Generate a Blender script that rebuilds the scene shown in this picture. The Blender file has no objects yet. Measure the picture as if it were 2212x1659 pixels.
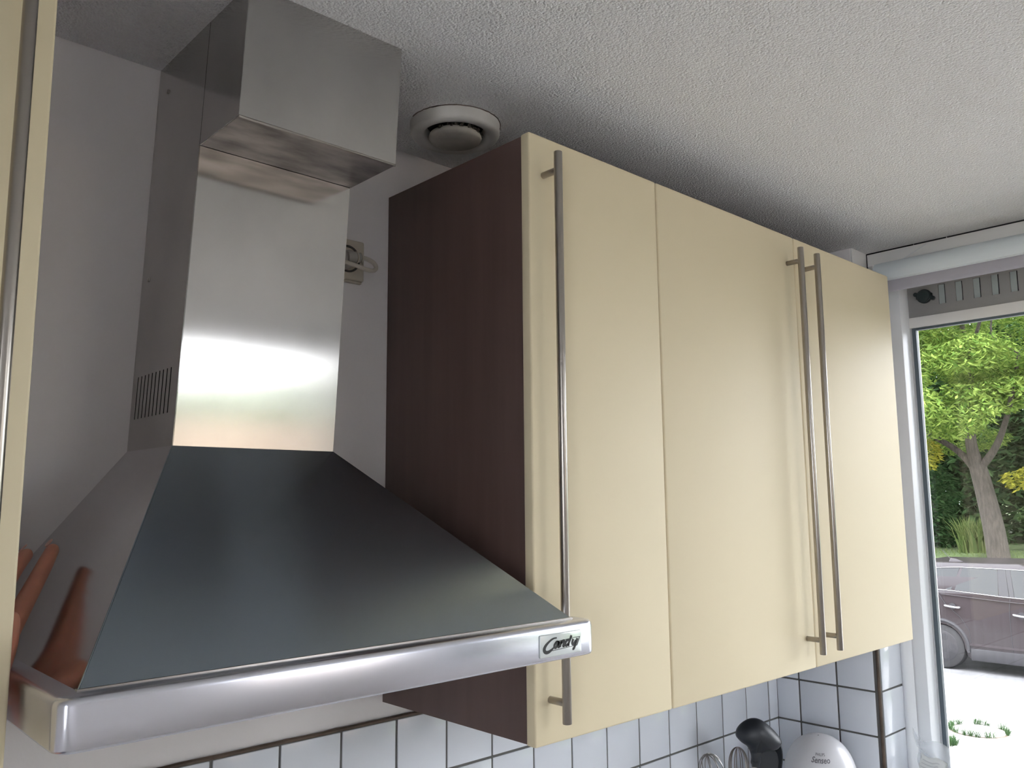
import bpy, bmesh, math, random
from mathutils import Vector, Matrix, noise as mnoise

random.seed(7)
sc = bpy.context.scene
COL = sc.collection

# ------------------------------------------------------------------ camera
FPX, IW, IH = 1814.69, 2212.0, 1659.0
cam_d = bpy.data.cameras.new('camera')
cam = bpy.data.objects.new('camera', cam_d)
COL.objects.link(cam)
cam_d.sensor_fit = 'HORIZONTAL'
cam_d.sensor_width = 36.0
cam_d.lens = FPX / IW * 36.0
cam_d.clip_start = 0.02
cam_d.clip_end = 500
_f = Vector((0.67578081, 0.72426792, 0.13695356))
_r = Vector((0.73190472, -0.68135777, -0.00818963))
_u = Vector((-0.08738289, -0.10577135, 0.99054361))
cam.matrix_world = Matrix(((_r.x, _u.x, -_f.x, -0.1931), (_r.y, _u.y, -_f.y, -1.1559),
                           (_r.z, _u.z, -_f.z, 1.7841), (0, 0, 0, 1)))
sc.camera = cam

# ------------------------------------------------------------------ world, sun, exposure
w = bpy.data.worlds.new('overcast_sky')
sc.world = w
w.use_nodes = True
nt = w.node_tree
bg = nt.nodes['Background']
bg.inputs['Color'].default_value = (0.965, 0.96, 1.05, 1)
bg.inputs['Strength'].default_value = 9.0
sun_d = bpy.data.lights.new('sun', 'SUN')
sun_d.energy = 2.0
sun_d.angle = math.radians(12)
sun_d.color = (1.0, 0.95, 0.86)
sun = bpy.data.objects.new('sun', sun_d)
COL.objects.link(sun)
sun.rotation_euler = Vector((0.45, 0.3, -0.85)).to_track_quat('-Z', 'Y').to_euler()
vs = sc.view_settings
vs.view_transform = 'Standard'
vs.look = 'None'
vs.gamma = 1.0
vs.use_curve_mapping = False
vs.exposure = 0.21

# ------------------------------------------------------------------ materials
MATS = {}


def mat(name, col, rough=0.5, metal=0.0, bump=None, var=None, spec=None, coat=0.0, sss=0.0, coords='Object', trans=None):
    """procedural principled material. bump=(scale, strength, dist, stretch xyz, detail); var=(scale, amount, stretch)"""
    m = bpy.data.materials.new(name)
    m.use_nodes = True
    t = m.node_tree
    b = t.nodes['Principled BSDF']
    b.inputs['Base Color'].default_value = (*col, 1)
    b.inputs['Roughness'].default_value = rough
    b.inputs['Metallic'].default_value = metal
    if spec is not None:
        b.inputs['Specular IOR Level'].default_value = spec
    if coat:
        b.inputs['Coat Weight'].default_value = coat
        b.inputs['Coat Roughness'].default_value = 0.08
    if sss:
        b.inputs['Subsurface Weight'].default_value = sss
        b.inputs['Subsurface Radius'].default_value = (0.012, 0.004, 0.002)
        b.inputs['Subsurface Scale'].default_value = 0.5
    tc = t.nodes.new('ShaderNodeTexCoord')

    def nz(scale, stretch, detail=4.0):
        mp = t.nodes.new('ShaderNodeMapping')
        mp.inputs['Scale'].default_value = stretch
        t.links.new(tc.outputs[coords], mp.inputs['Vector'])
        n = t.nodes.new('ShaderNodeTexNoise')
        n.inputs['Scale'].default_value = scale
        n.inputs['Detail'].default_value = detail
        t.links.new(mp.outputs['Vector'], n.inputs['Vector'])
        return n
    if var:
        n = nz(var[0], var[2] if len(var) > 2 else (1, 1, 1))
        mx = t.nodes.new('ShaderNodeMix')
        mx.data_type = 'RGBA'
        lo = tuple(max(0, c * (1 - var[1])) for c in col)
        hi = tuple(min(1, c * (1 + var[1])) for c in col)
        rp = t.nodes.new('ShaderNodeMapRange')
        rp.inputs['From Min'].default_value = 0.32
        rp.inputs['From Max'].default_value = 0.68
        t.links.new(n.outputs['Fac'], rp.inputs['Value'])
        t.links.new(rp.outputs['Result'], mx.inputs[0])
        mx.inputs[6].default_value = (*lo, 1)
        mx.inputs[7].default_value = (*hi, 1)
        t.links.new(mx.outputs[2], b.inputs['Base Color'])
    if bump:
        n = nz(bump[0], bump[3] if len(bump) > 3 else (1, 1, 1), bump[4] if len(bump) > 4 else 4.0)
        bp = t.nodes.new('ShaderNodeBump')
        bp.inputs['Strength'].default_value = bump[1]
        bp.inputs['Distance'].default_value = bump[2]
        t.links.new(n.outputs['Fac'], bp.inputs['Height'])
        t.links.new(bp.outputs['Normal'], b.inputs['Normal'])
    MATS[name] = m
    return m


def brushed(name, col, rough, brush, aniso=0.7, var=None, bump=None):
    m = mat(name, col, rough, 1.0, bump=bump, var=var)
    t = m.node_tree
    b = t.nodes['Principled BSDF']
    b.inputs['Anisotropic'].default_value = aniso
    g = t.nodes.new('ShaderNodeNewGeometry')
    x = t.nodes.new('ShaderNodeVectorMath')
    x.operation = 'CROSS_PRODUCT'
    x.inputs[0].default_value = brush
    t.links.new(g.outputs['True Normal'], x.inputs[1])
    t.links.new(x.outputs['Vector'], b.inputs['Tangent'])
    return m


def glass_mat(name, tint=(0.97, 0.99, 0.98), refl=0.06, rough=0.0):
    m = bpy.data.materials.new(name)
    m.use_nodes = True
    t = m.node_tree
    t.nodes.clear()
    o = t.nodes.new('ShaderNodeOutputMaterial')
    tr = t.nodes.new('ShaderNodeBsdfTransparent')
    tr.inputs['Color'].default_value = (*tint, 1)
    gl = t.nodes.new('ShaderNodeBsdfGlossy')
    gl.inputs['Roughness'].default_value = rough
    mx = t.nodes.new('ShaderNodeMixShader')
    fr = t.nodes.new('ShaderNodeFresnel')
    fr.inputs['IOR'].default_value = 1.45
    t.links.new(fr.outputs['Fac'], mx.inputs['Fac'])
    t.links.new(tr.outputs[0], mx.inputs[1])
    t.links.new(gl.outputs[0], mx.inputs[2])
    t.links.new(mx.outputs[0], o.inputs['Surface'])
    MATS[name] = m
    return m


def film_mat(name):
    m = bpy.data.materials.new(name)
    m.use_nodes = True
    t = m.node_tree
    t.nodes.clear()
    o = t.nodes.new('ShaderNodeOutputMaterial')
    tr = t.nodes.new('ShaderNodeBsdfTransparent')
    tr.inputs['Color'].default_value = (0.95, 0.96, 0.97, 1)
    pr = t.nodes.new('ShaderNodeBsdfPrincipled')
    pr.inputs['Base Color'].default_value = (0.9, 0.91, 0.93, 1)
    pr.inputs['Roughness'].default_value = 0.15
    mx = t.nodes.new('ShaderNodeMixShader')
    mx.inputs['Fac'].default_value = 0.28
    t.links.new(tr.outputs[0], mx.inputs[1])
    t.links.new(pr.outputs[0], mx.inputs[2])
    t.links.new(mx.outputs[0], o.inputs['Surface'])
    MATS[name] = m
    return m


def leaf_mat(name, c1, c2, transl=0.35):
    m = bpy.data.materials.new(name)
    m.use_nodes = True
    t = m.node_tree
    t.nodes.clear()
    o = t.nodes.new('ShaderNodeOutputMaterial')
    g = t.nodes.new('ShaderNodeNewGeometry')
    rp = t.nodes.new('ShaderNodeValToRGB')
    rp.color_ramp.elements[0].color = (*c1, 1)
    rp.color_ramp.elements[1].color = (*c2, 1)
    t.links.new(g.outputs['Random Per Island'], rp.inputs['Fac'])
    d = t.nodes.new('ShaderNodeBsdfDiffuse')
    tl = t.nodes.new('ShaderNodeBsdfTranslucent')
    t.links.new(rp.outputs['Color'], d.inputs['Color'])
    t.links.new(rp.outputs['Color'], tl.inputs['Color'])
    mx = t.nodes.new('ShaderNodeMixShader')
    mx.inputs['Fac'].default_value = transl
    t.links.new(d.outputs[0], mx.inputs[1])
    t.links.new(tl.outputs[0], mx.inputs[2])
    t.links.new(mx.outputs[0], o.inputs['Surface'])
    MATS[name] = m
    return m


mat('plaster', (0.86, 0.83, 0.82), 0.85, bump=(55, 0.25, 0.002), var=(3, 0.03))
mat('reveal_white', (0.82, 0.82, 0.80), 0.6)
mat('cream', (0.725, 0.63, 0.43), 0.6, bump=(260, 0.05, 0.0003), var=(1.5, 0.015))
mat('brown', (0.102, 0.062, 0.054), 0.5, var=(6, 0.12, (6, 6, 0.4)), bump=(60, 0.05, 0.0005, (5, 5, .3)))
mat('brown_inner', (0.09, 0.055, 0.045), 0.5, var=(6, 0.1))
brushed('steel_v', (0.50, 0.485, 0.465), 0.15, (0, 0, 1), .82, var=(7, 0.11, (1, 1, 0.8)), bump=(60, 0.02, 0.0003, (10, 10, 0.12)))
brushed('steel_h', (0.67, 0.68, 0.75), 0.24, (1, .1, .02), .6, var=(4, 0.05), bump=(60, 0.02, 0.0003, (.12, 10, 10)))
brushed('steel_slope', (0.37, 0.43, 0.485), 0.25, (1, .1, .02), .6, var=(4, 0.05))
mat('steel_grimy', (0.40, 0.375, 0.36), 0.33, 1.0, var=(14, 0.45, (1, 2.5, 1)))
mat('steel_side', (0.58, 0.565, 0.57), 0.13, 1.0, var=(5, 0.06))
mat('steel_bar', (0.38, 0.35, 0.315), 0.28, 1.0)
mat('steel_dark', (0.30, 0.29, 0.28), 0.35, 1.0)
mat('black_void', (0.012, 0.012, 0.012), 0.8)
mat('tile', (0.77, 0.805, 0.86), 0.09, bump=(9, 0.12, 0.003, (1, 1, 1), 1.0), spec=0.5)
mat('grout', (0.13, 0.128, 0.122), 0.9, bump=(200, 0.3, 0.001))
mat('silicone_brown', (0.105, 0.075, 0.055), 0.7, bump=(120, 0.6, 0.002), var=(25, 0.4))
mat('vent_white', (0.66, 0.64, 0.60), 0.5, var=(14, 0.12))
mat('vent_dirty', (0.50, 0.47, 0.41), 0.65, var=(16, 0.3))
mat('dust', (0.13, 0.115, 0.095), 0.95, var=(60, 0.4), bump=(200, 0.6, 0.003))
mat('plastic_beige', (0.60, 0.55, 0.45), 0.4, var=(20, 0.05))
mat('plastic_grey', (0.36, 0.345, 0.31), 0.4)
mat('socket_dark', (0.05, 0.045, 0.04), 0.5)
mat('cord_white', (0.58, 0.54, 0.46), 0.4)
mat('badge', (0.74, 0.79, 0.78), 0.18, 0.25, coat=0.7)
mat('ink', (0.012, 0.012, 0.014), 0.4)
mat('frame_white', (0.80, 0.82, 0.84), 0.35)
mat('frame_grey', (0.86, 0.845, 0.82), 0.4)
mat('alu_grey', (0.34, 0.335, 0.325), 0.45, 0.3)
mat('slot_panel', (0.42, 0.47, 0.46), 0.5)
mat('knob_green', (0.022, 0.035, 0.035), 0.35)
mat('gasket', (0.10, 0.13, 0.15), 0.5)
mat('spacer', (0.55, 0.56, 0.57), 0.35, 0.6)
mat('blind_case', (0.74, 0.80, 0.83), 0.4)
mat('blind_fabric', (0.40, 0.39, 0.44), 0.7)
mat('silicone_black', (0.018, 0.022, 0.028), 0.42)
mat('machine_white', (0.80, 0.80, 0.83), 0.28, coat=0.3)
mat('machine_grey', (0.36, 0.36, 0.38), 0.3, 0.5)
mat('print_grey', (0.20, 0.20, 0.22), 0.4)
mat('print_pale', (0.55, 0.55, 0.56), 0.6)
mat('worktop', (0.68, 0.665, 0.64), 0.3, var=(90, 0.1))
mat('floor', (0.60, 0.58, 0.55), 0.45, var=(3, 0.15))
mat('skin', (0.62, 0.27, 0.18), 0.5, var=(30, 0.08), sss=0.25)
mat('nail', (0.66, 0.36, 0.28), 0.3)
mat('sleeve', (0.10, 0.11, 0.14), 0.9, bump=(300, 0.3, 0.001))
mat('paper', (0.82, 0.82, 0.80), 0.7)
mat('paving', (0.40, 0.39, 0.37), 0.9, var=(1.2, 0.12), bump=(40, 0.3, 0.01))
mat('asphalt', (0.16, 0.16, 0.165), 0.9, var=(4, 0.15))
mat('grass_ground', (0.075, 0.11, 0.035), 0.95, var=(2.5, 0.3), bump=(25, 0.6, 0.05))
mat('car_paint', (0.030, 0.025, 0.028), 0.35, 0.1, spec=0.3, coat=0.25)
mat('car_glass', (0.008, 0.010, 0.011), 0.03, spec=0.5)
mat('car_black', (0.03, 0.03, 0.034), 0.45)
mat('tyre', (0.03, 0.03, 0.032), 0.8)
mat('rim_metal', (0.06, 0.06, 0.065), 0.4, 0.5)
mat('chrome', (0.7, 0.7, 0.72), 0.15, 1.0)
mat('brick_plain', (0.16, 0.09, 0.065), 0.9, var=(6, 0.2))
mat('bark', (0.065, 0.055, 0.046), 0.95, var=(9, 0.35, (3, 3, 0.6)), bump=(22, 1.0, 0.04, (3, 3, 0.6)))
mat('wood_pale', (0.42, 0.33, 0.25), 0.8, var=(8, .2))
mat('wood_dark', (0.10, 0.075, 0.05), 0.8)
glass_mat('glass')
film_mat('film')
leaf_mat('leaf_tree', (0.080, 0.155, 0.030), (0.27, 0.36, 0.085))
leaf_mat('leaf_yellow', (0.20, 0.22, 0.03), (0.34, 0.32, 0.05))
leaf_mat('leaf_dark', (0.016, 0.045, 0.016), (0.065, 0.12, 0.045))
leaf_mat('leaf_mid', (0.035, 0.085, 0.028), (0.13, 0.20, 0.075))
leaf_mat('grass_blade', (0.08, 0.13, 0.04), (0.20, 0.24, 0.09))

# stippled ceiling: strong fine relief from two noises
m = mat('ceiling', (0.78, 0.78, 0.775), 0.9)
t = m.node_tree
b_ = t.nodes['Principled BSDF']
tc = t.nodes.new('ShaderNodeTexCoord')
n1 = t.nodes.new('ShaderNodeTexNoise')
n1.inputs['Scale'].default_value = 210
n1.inputs['Detail'].default_value = 3
n2 = t.nodes.new('ShaderNodeTexVoronoi')
n2.inputs['Scale'].default_value = 300
for n in (n1, n2):
    t.links.new(tc.outputs['Object'], n.inputs['Vector'])
ad = t.nodes.new('ShaderNodeMath')
ad.operation = 'MULTIPLY_ADD'
t.links.new(n2.outputs['Distance'], ad.inputs[0])
ad.inputs[1].default_value = -0.5
t.links.new(n1.outputs['Fac'], ad.inputs[2])
bp = t.nodes.new('ShaderNodeBump')
bp.inputs['Strength'].default_value = 0.9
bp.inputs['Distance'].default_value = 0.0048
t.links.new(ad.outputs[0], bp.inputs['Height'])
t.links.new(bp.outputs['Normal'], b_.inputs['Normal'])


# ------------------------------------------------------------------ mesh helpers
class MB:
    def __init__(self):
        self.bm = bmesh.new()

    def box(self, x0, x1, y0, y1, z0, z1, bev=0.0, seg=2):
        r = bmesh.ops.create_cube(self.bm, size=1.0)
        vsx = r['verts']
        for v in vsx:
            v.co = Vector((x0 + (v.co.x + .5) * (x1 - x0), y0 + (v.co.y + .5) * (y1 - y0), z0 + (v.co.z + .5) * (z1 - z0)))
        if bev > 0:
            es = list({e for v in vsx for e in v.link_edges})
            bmesh.ops.bevel(self.bm, geom=es, offset=bev, segments=seg, affect='EDGES', profile=0.5)
        return self

    def hexa(self, lo, hi, bev=0.0):
        """lo: 4 bottom points ccw, hi: 4 top points"""
        vv = [self.bm.verts.new(p) for p in list(lo) + list(hi)]
        fs = [(0, 3, 2, 1), (4, 5, 6, 7), (0, 1, 5, 4), (1, 2, 6, 5), (2, 3, 7, 6), (3, 0, 4, 7)]
        ff = [self.bm.faces.new([vv[i] for i in f]) for f in fs]
        if bev > 0:
            es = list({e for v in vv for e in v.link_edges})
            bmesh.ops.bevel(self.bm, geom=es, offset=bev, segments=2, affect='EDGES', profile=0.5)
        return self

    def poly(self, pts, th, nrm):
        """flat polygon extruded by th along nrm"""
        n = Vector(nrm).normalized() * th
        a = [self.bm.verts.new(p) for p in pts]
        c = [self.bm.verts.new(Vector(p) + n) for p in pts]
        self.bm.faces.new(a[::-1])
        self.bm.faces.new(c)
        for i in range(len(a)):
            j = (i + 1) % len(a)
            self.bm.faces.new((a[i], a[j], c[j], c[i]))
        return self

    def cyl(self, p, q, r, seg=20, r2=None, bev=0.0):
        p, q = Vector(p), Vector(q)
        r2 = r if r2 is None else r2
        d = (q - p).normalized()
        a = d.orthogonal().normalized()
        c = d.cross(a)
        prof = [(0, r), (1, r2)]
        L = (q - p).length
        if bev > 0:
            prof = [(0, r - bev), (bev * .3 / L, r - bev * .3), (bev / L, r), (1 - bev / L, r2), (1 - bev * .3 / L, r2 - bev * .3), (1, r2 - bev)]
        rings = []
        for (s, rr) in prof:
            rings.append([self.bm.verts.new(p + d * L * s + (a * math.cos(k * 2 * math.pi / seg) + c * math.sin(k * 2 * math.pi / seg)) * rr) for k in range(seg)])
        for i in range(len(rings) - 1):
            for k in range(seg):
                self.bm.faces.new((rings[i][k], rings[i][(k + 1) % seg], rings[i + 1][(k + 1) % seg], rings[i + 1][k]))
        self.bm.faces.new(rings[0][::-1])
        self.bm.faces.new(rings[-1])
        return self

    def tube(self, pts, r, seg=8, closed=False):
        pts = [Vector(p) for p in pts]
        n = len(pts)
        rr = r if isinstance(r, (list, tuple)) else [r] * n
        rings = []
        up = None
        for i, p in enumerate(pts):
            a = pts[(i - 1) % n] if (i > 0 or closed) else p
            c = pts[(i + 1) % n] if (i < n - 1 or closed) else p
            d = (c - a).normalized()
            if up is None:
                up = d.orthogonal().normalized()
            up = (up - d * up.dot(d))
            up = up.normalized() if up.length > 1e-6 else d.orthogonal().normalized()
            s = d.cross(up)
            rings.append([self.bm.verts.new(p + (up * math.cos(k * 2 * math.pi / seg) + s * math.sin(k * 2 * math.pi / seg)) * rr[i]) for k in range(seg)])
        m_ = n if closed else n - 1
        for i in range(m_):
            A, B = rings[i], rings[(i + 1) % n]
            for k in range(seg):
                self.bm.faces.new((A[k], A[(k + 1) % seg], B[(k + 1) % seg], B[k]))
        if not closed:
            self.bm.faces.new(rings[0][::-1])
            self.bm.faces.new(rings[-1])
        return self

    def lathe(self, prof, center=(0, 0, 0), seg=48, axis='Z'):
        cx, cy, cz = center
        rings = []
        for (r, z) in prof:
            if r < 1e-6:
                rings.append([self.bm.verts.new((cx, cy, cz + z))])
            else:
                rings.append([self.bm.verts.new((cx + r * math.cos(k * 2 * math.pi / seg), cy + r * math.sin(k * 2 * math.pi / seg), cz + z)) for k in range(seg)])
        for i in range(len(rings) - 1):
            A, B = rings[i], rings[i + 1]
            for k in range(seg):
                j = (k + 1) % seg
                if len(A) == 1 and len(B) == 1:
                    continue
                if len(A) == 1:
                    self.bm.faces.new((A[0], B[j], B[k]))
                elif len(B) == 1:
                    self.bm.faces.new((A[k], A[j], B[0]))
                else:
                    self.bm.faces.new((A[k], A[j], B[j], B[k]))
        return self

    def grid(self, fn, nu, nv, close_u=False):
        vv = [[self.bm.verts.new(fn(i / (nu if close_u else nu - 1), j / (nv - 1))) for j in range(nv)] for i in range(nu)]
        for i in range(nu if close_u else nu - 1):
            for j in range(nv - 1):
                a = (i + 1) % nu
                self.bm.faces.new((vv[i][j], vv[a][j], vv[a][j + 1], vv[i][j + 1]))
        return self

    def build(self, name, material, parent=None, smooth=True, angle=35):
        bmesh.ops.recalc_face_normals(self.bm, faces=self.bm.faces[:])
        me = bpy.data.meshes.new(name)
        self.bm.to_mesh(me)
        self.bm.free()
        return link_mesh(name, me, material, parent, smooth, angle)


def link_mesh(name, me, material, parent=None, smooth=True, angle=35):
    if material is not None and not me.materials:
        me.materials.append(MATS[material])
    if smooth and len(me.polygons):
        me.polygons.foreach_set('use_smooth', [True] * len(me.polygons))
        try:
            me.set_sharp_from_angle(angle=math.radians(angle))
        except Exception:
            pass
    o = bpy.data.objects.new(name, me)
    COL.objects.link(o)
    if parent is not None:
        o.parent = parent
        o.matrix_parent_inverse = parent.matrix_world.inverted()
    return o


def empty(name, loc, label=None, cat=None, group=None, kind=None):
    o = bpy.data.objects.new(name, None)
    o.empty_display_size = 0.05
    COL.objects.link(o)
    o.matrix_world = Matrix.Translation(loc)
    tag(o, label, cat, group, kind)
    return o


def tag(o, label=None, cat=None, group=None, kind=None):
    if label:
        o['label'] = label
    if cat:
        o['category'] = cat
    if group:
        o['group'] = group
    if kind:
        o['kind'] = kind
    return o


def from_py(name, vs_, fs_, material, parent=None, smooth=False):
    me = bpy.data.meshes.new(name)
    me.from_pydata(vs_, [], fs_)
    me.update()
    return link_mesh(name, me, material, parent, smooth)


def ribbon(pts, widths, frame, off, name, material, parent, th=0.0004):
    """flat brush stroke on a plane; frame=(origin,ux,uy,n)"""
    O, ux, uy, n = frame
    P2 = [Vector((p[0], p[1])) for p in pts]
    L, R = [], []
    for i, p in enumerate(P2):
        a = P2[max(0, i - 1)]
        c = P2[min(len(P2) - 1, i + 1)]
        d = (c - a).normalized()
        s = Vector((-d.y, d.x)) * widths[i] * 0.5
        L.append(p + s)
        R.append(p - s)
    mb = MB()
    bm = mb.bm
    W = lambda q, e: O + ux * q.x + uy * q.y + n * (off + e)
    rows = []
    for l, r in zip(L, R):
        rows.append([bm.verts.new(W(l, 0)), bm.verts.new(W(r, 0)), bm.verts.new(W(r, th)), bm.verts.new(W(l, th))])
    for A, B in zip(rows, rows[1:]):
        for k in range(4):
            j = (k + 1) % 4
            bm.faces.new((A[k], A[j], B[j], B[k]))
    bm.faces.new(rows[0])
    bm.faces.new(rows[-1][::-1])
    return mb.build(name, material, parent, smooth=False)


def smooth_path(pts, n=6):
    """Catmull-Rom through points (tuples of any length)"""
    out = []
    P = [tuple(p) for p in pts]
    P = [P[0]] + P + [P[-1]]
    for i in range(1, len(P) - 2):
        for k in range(n):
            t_ = k / n
            q = []
            for a, b, c, d in zip(P[i - 1], P[i], P[i + 1], P[i + 2]):
                q.append(0.5 * ((2 * b) + (-a + c) * t_ + (2 * a - 5 * b + 4 * c - d) * t_ * t_ + (-a + 3 * b - 3 * c + d) * t_ ** 3))
            out.append(tuple(q))
    out.append(P[-2])
    return out


def text_mesh(s, size, extrude=0.0, shear=0.0, offset=0.0):
    cu = bpy.data.curves.new('txt', 'FONT')
    cu.body = s
    cu.size = size
    cu.shear = shear
    cu.offset = offset
    cu.align_x = 'CENTER'
    cu.extrude = extrude
    cu.resolution_u = 3
    o = bpy.data.objects.new('txt', cu)
    COL.objects.link(o)
    dg = bpy.context.evaluated_depsgraph_get()
    me = bpy.data.meshes.new_from_object(o.evaluated_get(dg))
    bpy.data.objects.remove(o)
    bpy.data.curves.remove(cu)
    me.materials.clear()
    return me


# ================================================================== SETTING
ZC = 2.391                      # ceiling height
XW = 1.783                      # inner face of window wall
YR = -0.260                     # window reveal
XO = 2.06                       # outer face of window wall
XL, YB = -1.55, -2.45           # far left wall, rear wall
WY1 = -2.34                     # other end of the window
SILL = 1.08

fl = MB().box(XL - .2, XO, YB - .25, .2, -.2, 0).build('floor', 'floor', smooth=False)
tag(fl, 'kitchen floor below the cupboards', 'floor', kind='structure')
ce = MB().box(XL - .2, XO + .05, YB - .25, .2, ZC, ZC + .25).build('ceiling', 'ceiling', smooth=False)
tag(ce, 'stippled white plaster ceiling above the cupboards', 'ceiling', kind='structure')
wb = MB().box(XL - .2, XO, 0, .2, 0, ZC).build('wall_back', 'plaster', smooth=False)
tag(wb, 'white plaster wall with white tiles behind the hood', 'wall', kind='structure')
mb = MB()
LY0_, LY1_, LZ0_, LZ1_ = -2.38, -1.52, 0.95, 2.30
mb.box(XL - .2, XL, YB, LY0_, 0, ZC)
mb.box(XL - .2, XL, LY1_, 0, 0, ZC)
mb.box(XL - .2, XL, LY0_, LY1_, 0, LZ0_)
mb.box(XL - .2, XL, LY0_, LY1_, LZ1_, ZC)
wl = mb.build('wall_left', 'plaster', smooth=False)
tag(wl, 'plain white wall at the far left end', 'wall', kind='structure')
mb = MB()
mb.box(XW, XO, YR, 0, 0, ZC)
mb.box(XW, XO, WY1, YR, 0, SILL - .03)
mb.box(XW, XO, YB, WY1, 0, ZC)
wr = mb.build('wall_right', 'plaster', smooth=False)
tag(wr, 'window wall with white tiled pier beside the window', 'wall', kind='structure')
DX0, DX1, DZ, DS = 0.92, 1.778, 2.36, 1.45      # window in the rear wall
LY0, LY1, LZ0, LZ1 = -2.38, -1.52, 0.95, 2.30  # unseen window added in the left wall to give fill light
mb = MB()
mb.box(XL, DX0, YB - .2, YB, 0, ZC)
mb.box(DX1, XW, YB - .2, YB, 0, ZC)
mb.box(DX0, DX1, YB - .2, YB, DZ, ZC)
mb.box(DX0, DX1, YB - .2, YB, 0, DS)
wre = mb.build('wall_rear', 'plaster', smooth=False)
tag(wre, 'white wall behind the photographer with a high window', 'wall', kind='structure')
# the two windows out of view


def plain_window(name, label, lo_, hi_, axis):
    o = empty(name, ((lo_[0] + hi_[0]) / 2, (lo_[1] + hi_[1]) / 2, lo_[2]), label, 'window', kind='structure')
    fw_ = .055
    a, c = (0, 1) if axis == 'y' else (1, 0)

    def bx_(u0, u1, z0, z1, d0, d1, nm, mt_, bev):
        if axis == 'y':
            MB().box(u0, u1, d0, d1, z0, z1, bev).build(nm, mt_, o, smooth=bev > 0)
        else:
            MB().box(d0, d1, u0, u1, z0, z1, bev).build(nm, mt_, o, smooth=bev > 0)
    u0, u1, d0, d1 = lo_[a], hi_[a], lo_[c], hi_[c]
    z0, z1 = lo_[2], hi_[2]
    bx_(u0, u0 + fw_, z0, z1, d0, d1, 'post', 'frame_white', .003)
    bx_(u1 - fw_, u1, z0, z1, d0, d1, 'post', 'frame_white', .003)
    bx_(u0 + fw_, u1 - fw_, z0, z0 + fw_, d0, d1, 'bottom_rail', 'frame_white', .003)
    bx_(u0 + fw_, u1 - fw_, z1 - fw_, z1, d0, d1, 'head_rail', 'frame_white', .003)
    dm = .5 * (d0 + d1)
    bx_(u0 + fw_, u1 - fw_, z0 + fw_, z1 - fw_, dm - .004, dm + .004, 'pane', 'glass', 0)


plain_window('window_2', 'high white framed window in the rear wall', (DX0, YB - .13, DS), (DX1, YB - .06, DZ), 'y')
plain_window('fill_window', 'unseen white framed window added in the far left wall for fill light', (XL - .13, LY0, LZ0), (XL - .06, LY1, LZ1), 'x')

# reveal lining of the window (smooth white plaster above the tiles)
MB().box(XW + .001, 1.99, YR - .004, YR, 1.4425, ZC).build('reveal', 'reveal_white', wr, smooth=False)

# ---- wall tiles: one mesh per size, one object per tile
TX0, TP, TZT, TZP = 0.4209, 0.1012, 1.4413, 0.0990
G = 0.0042                      # joint
TH = 0.006
tile_cache = {}


def tile_mesh(wd, ht):
    k = (round(wd, 4), round(ht, 4))
    if k not in tile_cache:
        mb_ = MB().box(-wd / 2, wd / 2, -TH, 0, -ht / 2, ht / 2, .0011, 2)
        bmesh.ops.recalc_face_normals(mb_.bm, faces=mb_.bm.faces[:])
        me = bpy.data.meshes.new('tile')
        mb_.bm.to_mesh(me)
        mb_.bm.free()
        me.materials.append(MATS['tile'])
        me.polygons.foreach_set('use_smooth', [True] * len(me.polygons))
        me.set_sharp_from_angle(angle=math.radians(50))
        tile_cache[k] = me
    return tile_cache[k]


def put_tile(parent, a0, a1, z0, z1, face):
    """face: function (a, depth) -> (x, y), rotz"""
    me = tile_mesh(a1 - a0 - G, z1 - z0 - G)
    o = bpy.data.objects.new('tile', me)
    COL.objects.link(o)
    (x, y), rz = face(.5 * (a0 + a1))
    o.parent = parent
    o.matrix_world = Matrix.Translation((x + random.uniform(-.0003, .0003), y + random.uniform(-.0003, .0003), .5 * (z0 + z1))) @ Matrix.Rotation(rz + random.uniform(-.004, .004), 4, 'Z') @ Matrix.Rotation(random.uniform(-.004, .004), 4, 'X')


rows = []
z = TZT
while z > 0.95:
    rows.append((max(z - TZP, .942), z))
    z -= TZP
xs = [TX0 + k * TP for k in range(-6, 14)]
xs = [x for x in xs if x < XW - .02] + [XW - .004]
for (z0, z1) in rows:
    for a0, a1 in zip(xs, xs[1:]):
        put_tile(wb, a0, a1, z0, z1, lambda a: ((a, -.0005), 0))
MB().box(xs[0], XW, -.0048, 0, .94, TZT).build('grout', 'grout', wb, smooth=False)
mb = MB()
pp = [(xs[0] + i * .02, -.003, TZT + .0012 + .0012 * mnoise.noise((i * .7, 0, 0))) for i in range(int((XW - xs[0]) / .02))]
mb.tube(pp, .0032, 6)
mb.build('sealant', 'silicone_brown', wb)
# window wall pier tiles, facing the room (-x)
ys = [-.005, -.0665, -.1640, YR + .004]
for (z0, z1) in rows:
    for a0, a1 in zip(ys, ys[1:]):
        put_tile(wr, min(a0, a1), max(a0, a1), z0, z1, lambda a: ((XW - .0005, a), -math.pi / 2))
MB().box(XW - .0048, XW, YR, 0, .94, TZT).build('grout', 'grout', wr, smooth=False)
# reveal tiles, facing the window light (-y)
for (z0, z1) in rows:
    if z0 < SILL:
        z0 = max(z0, SILL)
        if z1 - z0 < .02:
            continue
    put_tile(wr, XW + .006, 1.913, z0, z1, lambda a: ((a, YR - .0005), 0))
MB().box(XW, 1.915, YR - .0048, YR, SILL, TZT).build('grout', 'grout', wr, smooth=False)
mb = MB()
mb.cyl((XW - .0035, YR - .0035, SILL - .02), (XW - .0035, YR - .0035, TZT), .0036, 10)
mb.build('corner_bead', 'silicone_brown', wr)
MB().box(XW - .012, 1.93, WY1, YR - .007, SILL - .03, SILL, .004).build('sill', 'frame_white', wr)

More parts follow.
